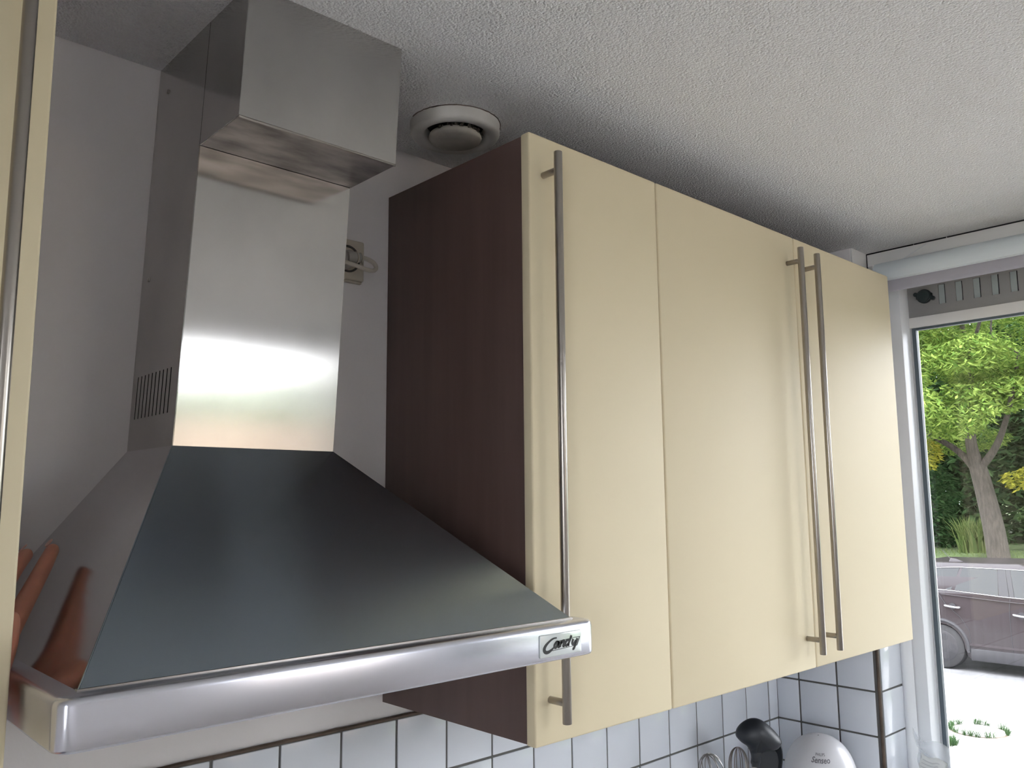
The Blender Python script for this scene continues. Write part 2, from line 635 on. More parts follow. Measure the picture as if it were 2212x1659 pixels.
# ---- window
w1 = empty('window_1', (1.95, -.9, SILL), 'white framed kitchen window looking onto the street', 'window', kind='structure')
XF, XG = 1.915, 1.966           # frame face, glazing plane
YP = -.318                      # inner edge of the left post
mb = MB()
mb.box(XF, 2.02, YP, YR - .001, SILL, ZC - .001, .002)
mb.build('post', 'frame_white', w1)
mb = MB()
mb.box(XF, 2.02, WY1, WY1 + .06, SILL, ZC - .001, .002)
mb.build('post', 'frame_white', w1)
MB().box(XF, 2.02, -1.27, -1.20, SILL, ZC - .04, .002).build('mullion', 'frame_white', w1)
MB().box(XF, 2.02, WY1 + .06, YP, SILL, SILL + .055, .002).build('bottom_rail', 'frame_white', w1)
MB().box(1.864, 2.02, WY1 + .002, YR - .0045, 2.357, ZC - .002, .001).build('head_board', 'frame_grey', w1)
for (ga, gb) in ((-.266, -.38), (-.382, -.455), (-.458, -.62), (-.622, -1.1), (-1.103, -2.2)):
    MB().box(1.8625, 1.866, gb, ga, ZC - .0032, ZC - .0004).build('open_joint', 'black_void', w1, smooth=False)
MB().box(1.8625, 1.866, -.2662, -.2646, 2.33, ZC - .001).build('open_joint', 'black_void', w1, smooth=False)
MB().box(XF, 2.02, WY1 + .06, YP, 2.312, 2.357).build('head_rail', 'frame_grey', w1, smooth=False)
mb = MB()
prof = [(XF - .0, -.2605), (XF - .013, -.262), (XF - .019, -.271), (XF - .017, -.281), (XF - .002, -.289)]
lo = [mb.bm.verts.new((x, y, SILL)) for x, y in prof]
hi = [mb.bm.verts.new((x, y, ZC - .04)) for x, y in prof]
for i in range(len(prof) - 1):
    mb.bm.faces.new((lo[i], lo[i + 1], hi[i + 1], hi[i]))
mb.bm.faces.new(lo[::-1]); mb.bm.faces.new(hi)
mb.build('quarter_round', 'frame_white', w1, angle=80)
for (ya, yb) in ((YP, -1.20), (-1.27, WY1 + .06)):
    MB().box(XG - .004, 2.01, yb, ya, 2.2047, 2.2310, .0015).build('transom', 'frame_grey', w1)
    # gasket ring round the pane
    mb = MB()
    zt_, zb_ = 2.2047, SILL + .055
    gw = .0135
    mb.box(XG + .001, 1.979, ya - gw, ya, zb_, zt_)
    mb.box(XG + .001, 1.979, yb, yb + gw, zb_, zt_)
    mb.box(XG + .001, 1.979, yb + gw, ya - gw, zt_ - .006, zt_)
    mb.box(XG + .001, 1.979, yb + gw, ya - gw, zb_, zb_ + gw)
    mb.build('gasket', 'gasket', w1, smooth=False)
    mb = MB()
    mb.box(XG - .0015, XG + .0005, ya - .0045, ya - .0002, zb_, zt_)
    mb.build('spacer_bar', 'spacer', w1, smooth=False)
    MB().box(1.980, 1.988, yb + .002, ya - .002, zb_ + .002, zt_ - .002).build('pane', 'glass', w1, smooth=False)
    # ventilation grille: plate with real slots
    g0 = XG
    pitch, sw = .0400, .0165
    first = ya - .074
    slots = []
    yy = first
    while yy - sw > yb + .03:
        slots.append((yy - sw, yy))
        yy -= pitch
    z0, z1, sa, sb = 2.2310, 2.312, 2.2560, 2.3045
    gp = empty('ventilation_grille', (g0, .5 * (ya + yb), z0))
    gp.parent = w1
    gp.matrix_parent_inverse = w1.matrix_world.inverted()
    mb = MB()
    mb.box(g0, g0 + .004, yb, ya, z0, sa)
    mb.box(g0, g0 + .004, yb, ya, sb, z1)
    e = ya
    for (a, c) in slots:
        mb.box(g0, g0 + .004, c, e, sa, sb)
        e = a
    mb.box(g0, g0 + .004, yb, e, sa, sb)
    mb.build('plate', 'alu_grey', gp, smooth=False)
    MB().box(g0 + .0075, g0 + .0085, yb, ya, z0, z1).build('backing', 'black_void', gp, smooth=False)
    for (a, c) in slots:
        MB().box(g0 + .0045, g0 + .007, a + .0035, c + .004, sa - .002, sb + .002).build('shutter', 'slot_panel', gp, smooth=False)
    # rotary knob with two lugs
    if ya == YP:
        mb = MB()
        ky, kz = -.3605, 2.2800
        mb.cyl((g0, ky, kz), (g0 - .012, ky, kz), .0175, 32, bev=.002)
        mb.cyl((g0 - .012, ky, kz), (g0 - .016, ky, kz), .0155, 32, bev=.003)
        ang = math.radians(20)
        for s in (-1, 1):
            c_ = Vector((g0 - .006, ky + s * .0205 * math.cos(ang), kz + s * .0205 * math.sin(ang)))
            mb.cyl(c_ + Vector((.006, 0, 0)), c_ + Vector((-.006, 0, 0)), .0055, 16, bev=.0015)
            p0 = Vector((g0 - .006, ky + s * .010, kz))
            mb.box(g0 - .011, g0 - .001, min(p0.y, c_.y), max(p0.y, c_.y), kz - .0065, kz + .0065, .002)
        mb.build('knob', 'knob_green', gp)

# ---- roller blind in front of the window head
rb = empty('roller_blind', (1.84, -.9, 2.28), 'pale roller blind cassette rolled up under the ceiling at the window', 'blind')
cy0, cy1 = WY1 + .03, -.297
prof = []
for k in range(9):
    a = math.radians(90 + 90 * k / 8)
    prof.append((1.850 + .036 * math.cos(a), 2.318 + .037 * math.sin(a)))
prof += [(1.816, 2.305), (1.822, 2.302), (1.863, 2.302), (1.863, 2.355)]
mb = MB()
A = [mb.bm.verts.new((x, cy1, z_)) for x, z_ in prof]
B = [mb.bm.verts.new((x, cy0, z_)) for x, z_ in prof]
for i in range(len(prof)):
    j = (i + 1) % len(prof)
    mb.bm.faces.new((A[i], A[j], B[j], B[i]))
mb.bm.faces.new(A[::-1]); mb.bm.faces.new(B)
mb.build('cassette', 'blind_case', rb, angle=40)
MB().cyl((1.8415, cy1 - .004, 2.2985), (1.8415, cy0 + .004, 2.2985), .0195, 28).build('fabric_roll', 'blind_fabric', rb)
mb = MB().box(1.828, 1.8635, cy1, cy1 + .004, 2.288, 2.352, .001)
mb.build('end_bracket', 'frame_grey', rb)
MB().tube([(1.845, cy1 + .002, 2.325), (1.8625, -.36, 2.362), (1.8632, -.41, 2.384)], .0007, 5).build('cord', 'frame_white', rb)

# ================================================================== RANGE HOOD
hood = empty('range_hood', (.3, -.2, 1.60), 'brushed stainless steel chimney range hood mounted on the wall', 'range hood')
HX0, HX1, HY, HZ0, HZ1 = 0.0, 0.597, -.4565, 1.600, 1.6406
CX0, CX1, CY, CZ = .1910, .4085, -.1535, 1.8515
ZB, BY = 2.2255, -.2632
LEAN = .033
LEANY = -.027


def ch(x, y, z_):
    return (x + LEAN * (z_ - CZ), min(y + (LEANY * (z_ - CZ) if y < -.01 else 0), -.0005), z_)


# rim: rounded tray
def rounded_rect(x0, x1, y0, y1, r, n=6):
    pts = []
    for (cx, cy, a0) in ((x1 - r, y1 - .0, 0), ):
        pass
    pts.append((x1, y1))
    pts.append((x0, y1))
    for k in range(n + 1):
        a = math.pi + (math.pi / 2) * k / n
        pts.append((x0 + r + r * math.cos(a), y0 + r + r * math.sin(a)))
    for k in range(n + 1):
        a = 1.5 * math.pi + (math.pi / 2) * k / n
        pts.append((x1 - r + r * math.cos(a), y0 + r + r * math.sin(a)))
    return pts


def ring_solid(levels, name, material, parent, cap_lo=True, cap_hi=True, angle=35):
    mb_ = MB()
    rings = []
    for pts, z_ in levels:
        rings.append([mb_.bm.verts.new((x, y, z_)) for x, y in pts])
    for A_, B_ in zip(rings, rings[1:]):
        for i in range(len(A_)):
            j = (i + 1) % len(A_)
            mb_.bm.faces.new((A_[i], A_[j], B_[j], B_[i]))
    if cap_lo:
        mb_.bm.faces.new(rings[0][::-1])
    if cap_hi:
        mb_.bm.faces.new(rings[-1])
    return mb_.build(name, material, parent, angle=angle)


lv = []
r0 = .0155
for (ins, z_) in ((.0035, HZ0), (.0010, HZ0 + .0012), (0, HZ0 + .0035), (0, HZ1 - .0065), (.0007, HZ1 - .0035), (.0025, HZ1 - .0012), (.0060, HZ1)):
    lv.append((rounded_rect(HX0 + ins, HX1 - ins, HY + ins, -.0005, r0 - ins * .6), z_))
rim = ring_solid(lv, 'rim', 'steel_h', hood, angle=50)
# folded seam where the slopes meet the rim
PX0, PX1, PY = HX0 + .0208, HX1 - .0185, -.4317
mb = MB()
mb.box(PX0 - .001, PX1 + .001, PY - .0012, PY + .004, HZ1 - .001, HZ1 + .0012)
mb.build('seam', 'steel_bar', hood, smooth=False)
# slopes: separate sheets
t0 = [ch(CX0, CY, CZ), ch(CX1, CY, CZ), ch(CX1, 0, CZ), ch(CX0, 0, CZ)]
b0 = [(PX0, PY, HZ1), (PX1, PY, HZ1), (PX1, -.0005, HZ1), (PX0, -.0005, HZ1)]


def sheet(pts, name, material, parent, th=.0012):
    P_ = [Vector(p) for p in pts]
    n_ = (P_[1] - P_[0]).cross(P_[-1] - P_[0]).normalized()
    mb_ = MB().poly([p - n_ * th for p in P_], th, n_)
    return mb_.build(name, material, parent, smooth=False)


sheet([b0[0], b0[1], t0[1], t0[0]], 'front_slope', 'steel_slope', hood)
sheet([b0[3], b0[0], t0[0], t0[3]], 'side_slope', 'steel_side', hood)
sheet([b0[1], b0[2], t0[2], t0[1]], 'side_slope', 'steel_side', hood)
# rounded folds along the two front hips
for k in (0,):
    MB().tube([b0[k], t0[k]], .0008, 8).build('hip_fold', 'steel_slope', hood)
# underside
un = MB().box(HX0 + .02, HX1 - .02, HY + .03, -.02, HZ0 - .002, HZ0 + .001).build('underside_panel', 'steel_dark', hood, smooth=False)
for k in range(2):
    xa = HX0 + .035 + k * .265
    MB().box(xa, xa + .255, HY + .05, -.05, HZ0 - .005, HZ0 - .0018, .001).build('grease_filter', 'steel_bar', un)
# chimney: four sheets, left one with real slots
lo = [ch(CX0, CY, CZ), ch(CX1, CY, CZ), ch(CX1, 0, CZ), ch(CX0, 0, CZ)]
hi = [ch(CX0, CY, ZC), ch(CX1, CY, ZC), ch(CX1, 0, ZC), ch(CX0, 0, ZC)]
sheet([lo[0], lo[1], hi[1], hi[0]], 'chimney_front', 'steel_v', hood)
sheet([lo[1], lo[2], hi[2], hi[1]], 'chimney_side', 'steel_v', hood)
NS = 10
s_z0, s_z1 = 1.8925, 1.9485
s_y = [-.0165 - k * (.1120 / (NS - 1)) for k in range(NS)]
hw = .0014
mb = MB()
th = .0012


def side_piece(ya, yb, za, zb):
    pts = [ch(CX0, yb, za), ch(CX0, ya, za), ch(CX0, ya, zb), ch(CX0, yb, zb)]
    mb.poly([(x + 0, y, z_) for x, y, z_ in pts], th, (1, 0, 0))


side_piece(-.0005, CY, CZ, s_z0)
side_piece(-.0005, CY, s_z1, ZC)
edge = -.0005
for y in s_y:
    side_piece(edge, y + hw, s_z0, s_z1)
    edge = y - hw
side_piece(edge, CY, s_z0, s_z1)
mb.build('chimney_side', 'steel_v', hood, smooth=False)
MB().box(CX0 + .006, CX0 + .009, CY + .004, -.004, s_z0 - .02, s_z1 + .02).build('slot_liner', 'black_void', hood, smooth=False)
# upper box in front of the chimney (its seam leaves a shadow gap)
gp_ = .0012
q = lambda x, y, z_: ch(x, y, z_)
bx = empty('duct_box', (.3, -.2, ZB))
bx.parent = hood
bx.matrix_parent_inverse = hood.matrix_world.inverted()
yb_ = CY - gp_
L_ = [q(CX0, BY, ZB), q(CX1 + .001, BY, ZB), q(CX1 + .001, yb_, ZB), q(CX0, yb_, ZB)]
H_ = [q(CX0, BY, ZC - .0005), q(CX1 + .001, BY, ZC - .0005), q(CX1 + .001, yb_, ZC - .0005), q(CX0, yb_, ZC - .0005)]
sheet([L_[0], L_[1], H_[1], H_[0]], 'front_sheet', 'steel_v', bx)
sheet([L_[3], L_[0], H_[0], H_[3]], 'side_sheet', 'steel_v', bx)
sheet([L_[1], L_[2], H_[2], H_[1]], 'side_sheet', 'steel_v', bx)
sheet([L_[3], L_[2], L_[1], L_[0]], 'bottom_sheet', 'steel_grimy', bx)
MB().tube([L_[0], L_[1]], .0016, 10).build('folded_edge', 'steel_bar', bx)
# screws
for (y_, z_) in ((-.025, 2.345), (-.02, 2.08)):
    p = Vector(ch(CX0, y_, z_))
    MB().cyl(p + Vector((.0005, 0, 0)), p + Vector((-.0014, 0, 0)), .0032, 14, bev=.0006).build('screw', 'steel_bar', hood)

# badge
bd = empty('badge', (.5, HY, 1.62))
bd.parent = hood
bd.matrix_parent_inverse = hood.matrix_world.inverted()
BX0, BX1, BZ0, BZ1 = .4985, .5670, 1.6060, 1.6315
MB().box(BX0, BX1, HY - .0018, HY + .001, BZ0, BZ1, .0014, 3).build('badge_plate', 'badge', bd)
bw, bh = BX1 - BX0, BZ1 - BZ0
fr = (Vector((BX0, HY - .0018, BZ0)), Vector((1, 0, 0)), Vector((0, 0, 1)), Vector((0, -1, 0)))


def stroke(pts, wmax, name='lettering', taper=False, n=6, wl=None):
    if wl:
        pw = smooth_path([(p[0] * bw, p[1] * bh, w_ * bw) for p, w_ in zip(pts, wl)], n)
        ribbon([(a, b) for a, b, c in pw], [c for a, b, c in pw], fr, .00005, name, 'ink', bd)
    else:
        pw = smooth_path([(p[0] * bw, p[1] * bh) for p in pts], n)
        ribbon(pw, [wmax * bw] * len(pw), fr, .00005, name, 'ink', bd)


# script word mark: big C with a swash, then a n d y
stroke([(.385, .80), (.30, .79), (.20, .68), (.115, .52), (.085, .36), (.12, .245), (.19, .245), (.26, .32), (.31, .40)], 0,
       wl=[.022, .028, .036, .050, .062, .058, .050, .036, .020])
S = .042
stroke([(.425, .605), (.385, .62), (.335, .52), (.325, .42), (.355, .38), (.40, .48), (.43, .62)], S)
stroke([(.445, .64), (.415, .45), (.425, .385), (.455, .42)], S)
stroke([(.50, .63), (.475, .50), (.455, .375)], S)
stroke([(.485, .52), (.53, .62), (.565, .615), (.555, .50), (.54, .40), (.57, .385)], S)
stroke([(.685, .60), (.645, .625), (.60, .53), (.595, .42), (.625, .385), (.665, .46)], S)
stroke([(.748, .80), (.705, .60), (.668, .42), (.69, .385)], S)
stroke([(.79, .63), (.765, .48), (.775, .40), (.81, .42), (.855, .55)], S)
stroke([(.895, .63), (.86, .45), (.82, .27), (.795, .195), (.77, .20)], S)
for a, c in (((.36, .645), (.955, .70)), ((.955, .70), (.885, .33)), ((.885, .33), (.275, .27)), ((.36, .645), (.325, .50))):
    stroke([a, c], .008, name='border_line', n=1)

# ================================================================== WALL CABINETS
ZD, ZT = 1.4697, 2.3001
DY, DT = -.3496, .0181
CXL = .5985


def bar_handle(parent_door, x, ydoor, z0=1.4995, z1=2.2685, za=1.5250, zb=2.2420):
    yb = ydoor - .030
    MB().cyl((x, yb, z0), (x, yb, z1), .0060, 24, bev=.0008).build('handle', 'steel_bar', parent_door)
    h = parent_door.children[-1] if False else None
    for zz in (za, zb):
        MB().cyl((x, ydoor, zz), (x, yb + .003, zz), .0048, 16, bev=.0004).build('handle_post', 'steel_bar', parent_door)


def cabinet(name, label, x0, x1, doors, side_trim=True, over0=0.0, over1=0.0):
    """doors: list of (xa, xb, handle x)"""
    c = empty(name, (.5 * (x0 + x1), -.17, ZD), label, 'cabinet')
    yf = DY + DT
    tk = .016
    mb_ = MB()
    mb_.box(x0, x0 + tk, yf + .001, -.001, ZD, ZT, .0006)
    mb_.build('side_panel', 'brown', c)
    MB().box(x1 - tk, x1, yf + .001, -.001, ZD, ZT, .0006).build('side_panel', 'brown', c)
    MB().box(x0 + tk, x1 - tk, yf + .001, -.001, ZD, ZD + tk).build('bottom_panel', 'brown_inner', c, smooth=False)
    MB().box(x0 + tk, x1 - tk, yf + .001, -.001, ZT - tk, ZT).build('top_panel', 'brown_inner', c, smooth=False)
    MB().box(x0 + tk, x1 - tk, -.008, -.001, ZD + tk, ZT - tk).build('back_panel', 'brown_inner', c, smooth=False)
    MB().box(x0 + tk + .001, x1 - tk - .001, yf + .02, -.009, 1.87, 1.886).build('shelf', 'brown_inner', c, smooth=False)
    for (xa, xb, hx) in doors:
        d = MB().box(xa, xb, DY, yf - .0005, ZD - .001, ZT + .001, .0028, 3).build('door', 'cream', c, angle=60)
        bar_handle(d, hx, DY)
    return c


cabinet('wall_cabinet', 'narrow brown wall cabinet with one cream door, right beside the hood', CXL, .8862, [(CXL - .003, .8855, .6230)])
cabinet('wall_cabinet', 'wide brown wall cabinet with two cream doors, next to the window', .8868, 1.7755,
        [(.8882, 1.3330, 1.3040), (1.3358, 1.7760, 1.3700)])
# cabinet at the left frame edge (its carcass sits back from the hood, the door laps over the gap)
cabinet('wall_cabinet', 'cream wall cabinet at the left edge of the picture, beside the hood', -.53, -.078, [(-.53, -.0072, -.0352)])

# ================================================================== CEILING VENT
vc = empty('air_vent', (.6290, -.1440, ZC), 'round white air vent valve in the ceiling above the cupboard', 'vent')
R_ = .0725
MB().lathe([(R_ - .004, 0), (R_ + .0008, -.0002), (R_, -.004), (R_, -.016), (R_ - .002, -.0195), (R_ - .006, -.0215), (R_ - .014, -.0215), (R_ - .020, -.0185),
            (R_ - .0235, -.012), (R_ - .0255, -.004), (R_ - .026, .0)], (.6290, -.1440, ZC)).build('ring', 'vent_white', vc, angle=60)
MB().lathe([(0, .001), (R_ - .0255, .001), (R_ - .0255, -.0015), (0, -.0015)], (.6290, -.1440, ZC), 40).build('throat', 'black_void', vc)
MB().lathe([(0, -.0262), (.020, -.0260), (.034, -.0247), (.0410, -.0225), (.0432, -.0185), (.0420, -.0145), (.037, -.0125), (0, -.0120)], (.6290, -.1440, ZC - .004), 48).build('disc', 'vent_dirty', vc, angle=60)
MB().cyl((.6290, -.1440, ZC - .016), (.6290, -.1440, ZC - .001), .006, 12).build('spindle', 'plastic_grey', vc)
# dust beard around the back of the disc
rnd = random.Random(3)
mb = MB()
for k in range(46):
    a = math.radians(rnd.uniform(190, 330))
    rr = .0415 + rnd.uniform(-.001, .0015)
    p = Vector((.6290 + rr * math.cos(a), -.1440 + rr * math.sin(a), ZC - .0185 + rnd.uniform(-.003, .004)))
    s = rnd.uniform(.001, .0024)
    mb.hexa([p + Vector((-s, -s, -s)), p + Vector((s, -s, -s * .7)), p + Vector((s, s, -s)), p + Vector((-s, s, -s * .6))],
            [p + Vector((-s * .6, -s, s)), p + Vector((s, -s * .5, s)), p + Vector((s * .6, s, s)), p + Vector((-s, s * .7, s))])
tag(mb.build('dust_fringe', 'dust', vc), kind='stuff')
# cracked paint edge
mb = MB()
pts = []
for k in range(40):
    a = math.radians(165 + 190 * k / 39)
    rr = R_ + .0012 + .0010 * mnoise.noise((k * .9, 1, 2))
    pts.append((.6290 + rr * math.cos(a), -.1440 + rr * math.sin(a), ZC - .0006))
mb.tube(pts, [.0007 + .0006 * abs(mnoise.noise((k * .7, 5, 1))) for k in range(40)], 5)
mb.build('paint_crack', 'silicone_brown', vc)

# ================================================================== SOCKET, PLUG, CORD
so = empty('wall_socket', (.515, 0, 2.172), 'beige wall socket on the white wall between chimney and brown cupboard', 'socket')
MB().box(.468, .5455, -.011, -.0005, 2.1400, 2.2070, .003, 3).build('cover_plate', 'plastic_beige', so)
MB().box(.470, .5435, -.007, -.0005, 2.1365, 2.1400, .001).build('lower_lip', 'plastic_beige', so)
mb = MB()
mb.lathe([(.0225, 0), (.0225, .0016), (.0195, .0016), (.0190, -.0006), (0, -.0006)], (0, 0, 0), 36)
rec = mb.build('recess', 'socket_dark', None)
rec.matrix_world = Matrix.Translation((.5135, -.0110, 2.1735)) @ Matrix.Rotation(math.radians(90), 4, 'X')
mw = rec.matrix_world.copy()
rec.parent = so
rec.matrix_parent_inverse = so.matrix_world.inverted()
pl = empty('power_plug', (.51, -.03, 2.168), 'grey plug with a looped white cord in the wall socket', 'plug')
mb = MB()
mb.cyl((.5060, -.0105, 2.1690), (.5060, -.0340, 2.1690), .0155, 20, r2=.0135, bev=.002)
mb.cyl((.5000, -.0300, 2.1690), (.5250, -.0330, 2.1725), .0105, 16, r2=.0072, bev=.001)
mb.build('plug_body', 'plastic_grey', pl)
MB().cyl((.5155, -.0318, 2.1712), (.5175, -.0320, 2.1715), .0098, 16).build('collar', 'plastic_beige', pl)
MB().cyl((.5235, -.0328, 2.1723), (.5255, -.0330, 2.1726), .0082, 16).build('collar', 'plastic_beige', pl)
cp = smooth_path([(.522, -.0328, 2.1722), (.535, -.0335, 2.1722), (.5475, -.0345, 2.1680), (.5525, -.0350, 2.1610), (.5470, -.0360, 2.1545), (.5320, -.0370, 2.1535),
                  (.5150, -.0360, 2.1565), (.4950, -.0330, 2.1600), (.4650, -.0250, 2.1620), (.4300, -.0200, 2.1550)], 6)
MB().tube(cp, .0036, 10).build('cord', 'cord_white', pl)

# ================================================================== WORKTOP AND THINGS ON IT
wt = empty('worktop', (.9, -.3, .90), 'pale speckled kitchen worktop along the tiled wall under the cupboards', 'worktop')
MB().box(-.55, XW - .003, -.60, -.002, .902, .940, .004).build('slab', 'worktop', wt)
for i, (xa, xb) in enumerate(((-.55, .05), (.052, .648), (.65, 1.21), (1.212, 1.778))):
    bc = empty('base_cabinet', (.5 * (xa + xb), -.3, 0), ['brown base cabinet with cream door, farthest left under the worktop', 'brown base cabinet with cream door under the range hood',
               'brown base cabinet with cream door under the narrow wall cabinet', 'brown base cabinet with cream door nearest the window'][i], 'cabinet')
    MB().box(xa, xb, -.56, -.002, .10, .901).build('body', 'brown', bc, smooth=False)
    MB().box(xa + .01, xb - .01, -.50, -.02, 0, .099).build('plinth', 'brown_inner', bc, smooth=False)
    d_ = MB().box(xa + .002, xb - .002, -.5795, -.5605, .11, .895, .0028, 3).build('door', 'cream', bc, angle=60)
    bar_handle(d_, xa + .035, -.5795, .2, .8, .23, .77)

# --- coffee machine: leaning column, domed head
cmx, cmy = 1.625, -.190
ax = Vector((-.87, -.49, 0)).normalized()    # facing direction
sx = Vector((-ax.y, ax.x, 0))
cm = empty('coffee_machine', (cmx, cmy, .94), 'white pad coffee machine with domed lid in the tiled corner', 'coffee machine')
CM = Vector((cmx, cmy, .94))


def loc(a, s, z_):
    return CM + ax * a + sx * s + Vector((0, 0, z_))


HZ = .3270         # dome top


def dome(u, v, off=0.0):
    """u: around 0..1, v: 0 top .. 1 lower rim"""
    th_ = v * math.radians(118)
    ph = u * 2 * math.pi
    rad = math.sin(th_) ** .82 if th_ < math.radians(90) else 1 - .10 * (th_ - math.pi / 2)
    zz = math.cos(th_)
    ra, rs, rz = .098 + off, .0785 + off, .098 + off
    a = ra * rad * math.cos(ph)
    s = rs * rad * math.sin(ph)
    z_ = HZ - .098 + rz * zz
    z_ -= .20 * max(0, a) * (1 - v * .5)          # front droops
    return loc(.01 + a, s, z_)


mb = MB()
mb.grid(lambda u, v: dome(u, max(v, .004)), 56, 26, close_u=True)
mb.build('head', 'machine_white', cm, angle=80)


def body(u, v):
    ph = u * 2 * math.pi
    z_ = v * .20
    k = 1 - .35 * math.sin(v * math.pi * .8)
    a = -.035 - .015 * math.sin(v * math.pi) + .062 * k * math.cos(ph)
    return loc(a, .070 * math.sin(ph) * (1 - .1 * v), z_)


mb = MB()
mb.grid(body, 36, 12, close_u=True)
mb.build('column', 'machine_white', cm, angle=80)
mb = MB()
base = [loc(.09 * math.cos(k * 2 * math.pi / 32) + .01, .075 * math.sin(k * 2 * math.pi / 32), 0) for k in range(32)]
mb.poly(base, .028, (0, 0, 1))
mb.build('base', 'machine_white', cm)
# grey grip under the lid: a curved band on the front
mb = MB()


def grip(u, v):
    ph = (u - .5) * .9
    p = dome((ph / (2 * math.pi)) % 1.0, .60 + .14 * v, .0035 + .009 * math.sin(math.pi * v))
    return p


mb.grid(grip, 18, 8)
mb.build('grip', 'machine_grey', cm, angle=80)
MB().cyl(loc(.055, 0, .13), loc(.055, 0, .165), .017, 20, r2=.025).build('spout', 'machine_grey', cm)


def dome_text(s, size, vc_, name, shear=0.0, offset=0.0, squash=1.0):
    me = text_mesh(s, size, 0.0, shear, offset)
    for v in me.vertices:
        x, y = v.co.x, v.co.y
        u = (x / .0800) / (2 * math.pi)
        vv = vc_ - (y / .098) / math.radians(118) * squash
        v.co = dome(u % 1.0, vv, .0006)
    link_mesh(name, me, 'print_grey', cm, smooth=False)


dome_text('PHILIPS', .0100, .292, 'lettering', offset=.0001)
dome_text('Senseo', .0190, .372, 'lettering', shear=.25, offset=.0004)

# --- utensil pot and utensils
pot = empty('utensil_pot', (1.425, -.140, .94), 'steel pot holding kitchen utensils on the worktop', 'pot')
MB().lathe([(0, 0), (.058, 0), (.060, .003), (.060, .150), (.0615, .152), (.0585, .152), (.0575, .148), (.0575, .004), (0, .004)], (1.425, -.140, .94), 40).build('body', 'steel_bar', pot, angle=50)
MB().lathe([(.0603, .120), (.0612, .121), (.0612, .126), (.0603, .127)], (1.425, -.140, .94), 40).build('band', 'steel_dark', pot)

# ladle: dark silicone bowl seen from behind, steel shank
ld = empty('soup_ladle', (1.425, -.140, .945), 'dark grey silicone ladle standing bowl up in front of the tiles', 'ladle')
V = Vector
vd = V((-.84, -.51, .16)).normalized()           # towards the room
rt = V((.731, -.681, 0)).normalized()
rt = (rt - vd * rt.dot(vd)).normalized()
upv = rt.cross(vd) * -1
if upv.z < 0:
    upv = -upv
rt = V((.7319, -.6814, -.008))
upv = V((-.0874, -.1058, .9905))
vd = -V((.6758, .7243, .1370))
Lc = V((1.4420, -.1500, 1.2885))
PXM = .00098
out_ = [(-47, -7), (-45, 1), (-35, 12), (-23, 20), (-16, 32), (-13, 45), (-13, 60), (5, 60), (8, 45), (14, 34), (26, 31), (42, 27), (51, 17), (51, 7),
        (40, -8), (25, -23), (10, -34), (-5, -39), (-20, -37), (-35, -28), (-44, -17)]
out_ = smooth_path(out_ + [out_[0]], 3)[:-1]
mb = MB()
rings = []
for kk, dep in ((.02, -.016), (.5, -.014), (.85, -.006), (1.0, .0), (.97, .006), (.88, .014), (.72, .022), (.5, .028), (.25, .031), (.02, .032)):
    rg_ = []
    for (a, b2) in out_:
        f_ = kk if b2 < 25 else (kk if kk > .9 else kk)
        ca, cb = (-2, -6)
        if b2 > 30:                       # keep the neck slim and round
            ca, cb = (-4, b2)
            dd = dep * .30
            x_, y_ = ca + (a - ca) * f_, cb
        else:
            dd = dep
            x_, y_ = ca + (a - ca) * f_, cb + (b2 - cb) * f_
        rg_.append(mb.bm.verts.new(Lc + rt * (x_ * PXM) - upv * (y_ * PXM) + vd * dd))
    rings.append(rg_)
for A_, B_ in zip(rings, rings[1:]):
    for k in range(len(A_)):
        j = (k + 1) % len(A_)
        mb.bm.faces.new((A_[k], A_[j], B_[j], B_[k]))
mb.build('bowl', 'silicone_black', ld, angle=80)
nb = Lc + rt * (-4 * PXM) - upv * (52 * PXM) + vd * .002
MB().tube([nb, nb - upv * .012], [.0090, .0085], 16).build('neck', 'silicone_black', ld)
MB().tube([nb - upv * .006, V((1.430, -.140, 1.12)), V((1.428, -.140, .948))], .0075, 14).build('shank', 'steel_bar', ld)

# spatulas: dark blades behind the ladle
def spatula(label, c, wdt, hgt, tilt, rz, foot):
    s = empty('spatula', foot, label, 'spatula')
    r_ = (rt * math.cos(tilt) + upv * math.sin(tilt))
    u_ = (upv * math.cos(tilt) - rt * math.sin(tilt))
    n_ = r_.cross(u_)
    r2_ = (r_ * math.cos(rz) + n_ * math.sin(rz))
    out = []
    prof_ = [(-.30, -.5), (-.46, -.1), (-.5, .25), (-.40, .42), (-.2, .5), (.15, .48), (.40, .36), (.5, .15), (.46, -.15), (.30, -.5)]
    for (a, b) in smooth_path(prof_, 3):
        out.append(c + r2_ * (a * wdt) + u_ * (b * hgt))
    MB().poly(out, .003, r2_.cross(u_)).build('blade', 'silicone_black', s, angle=60)
    MB().tube([c - u_ * hgt * .45, c - u_ * (hgt * .5 + .05), V(foot) + V((0, 0, .004))], .0055, 10).build('shank', 'steel_bar', s)


spatula('broad dark silicone spatula right of the ladle, partly behind it', V((1.487, -.140, 1.2170)), .048, .085, math.radians(-8), .2, (1.442, -.120, .945))
spatula('narrow dark spatula seen edge on, closest to the coffee machine', V((1.5080, -.152, 1.2130)), .030, .110, math.radians(-6), 1.0, (1.444, -.150, .945))


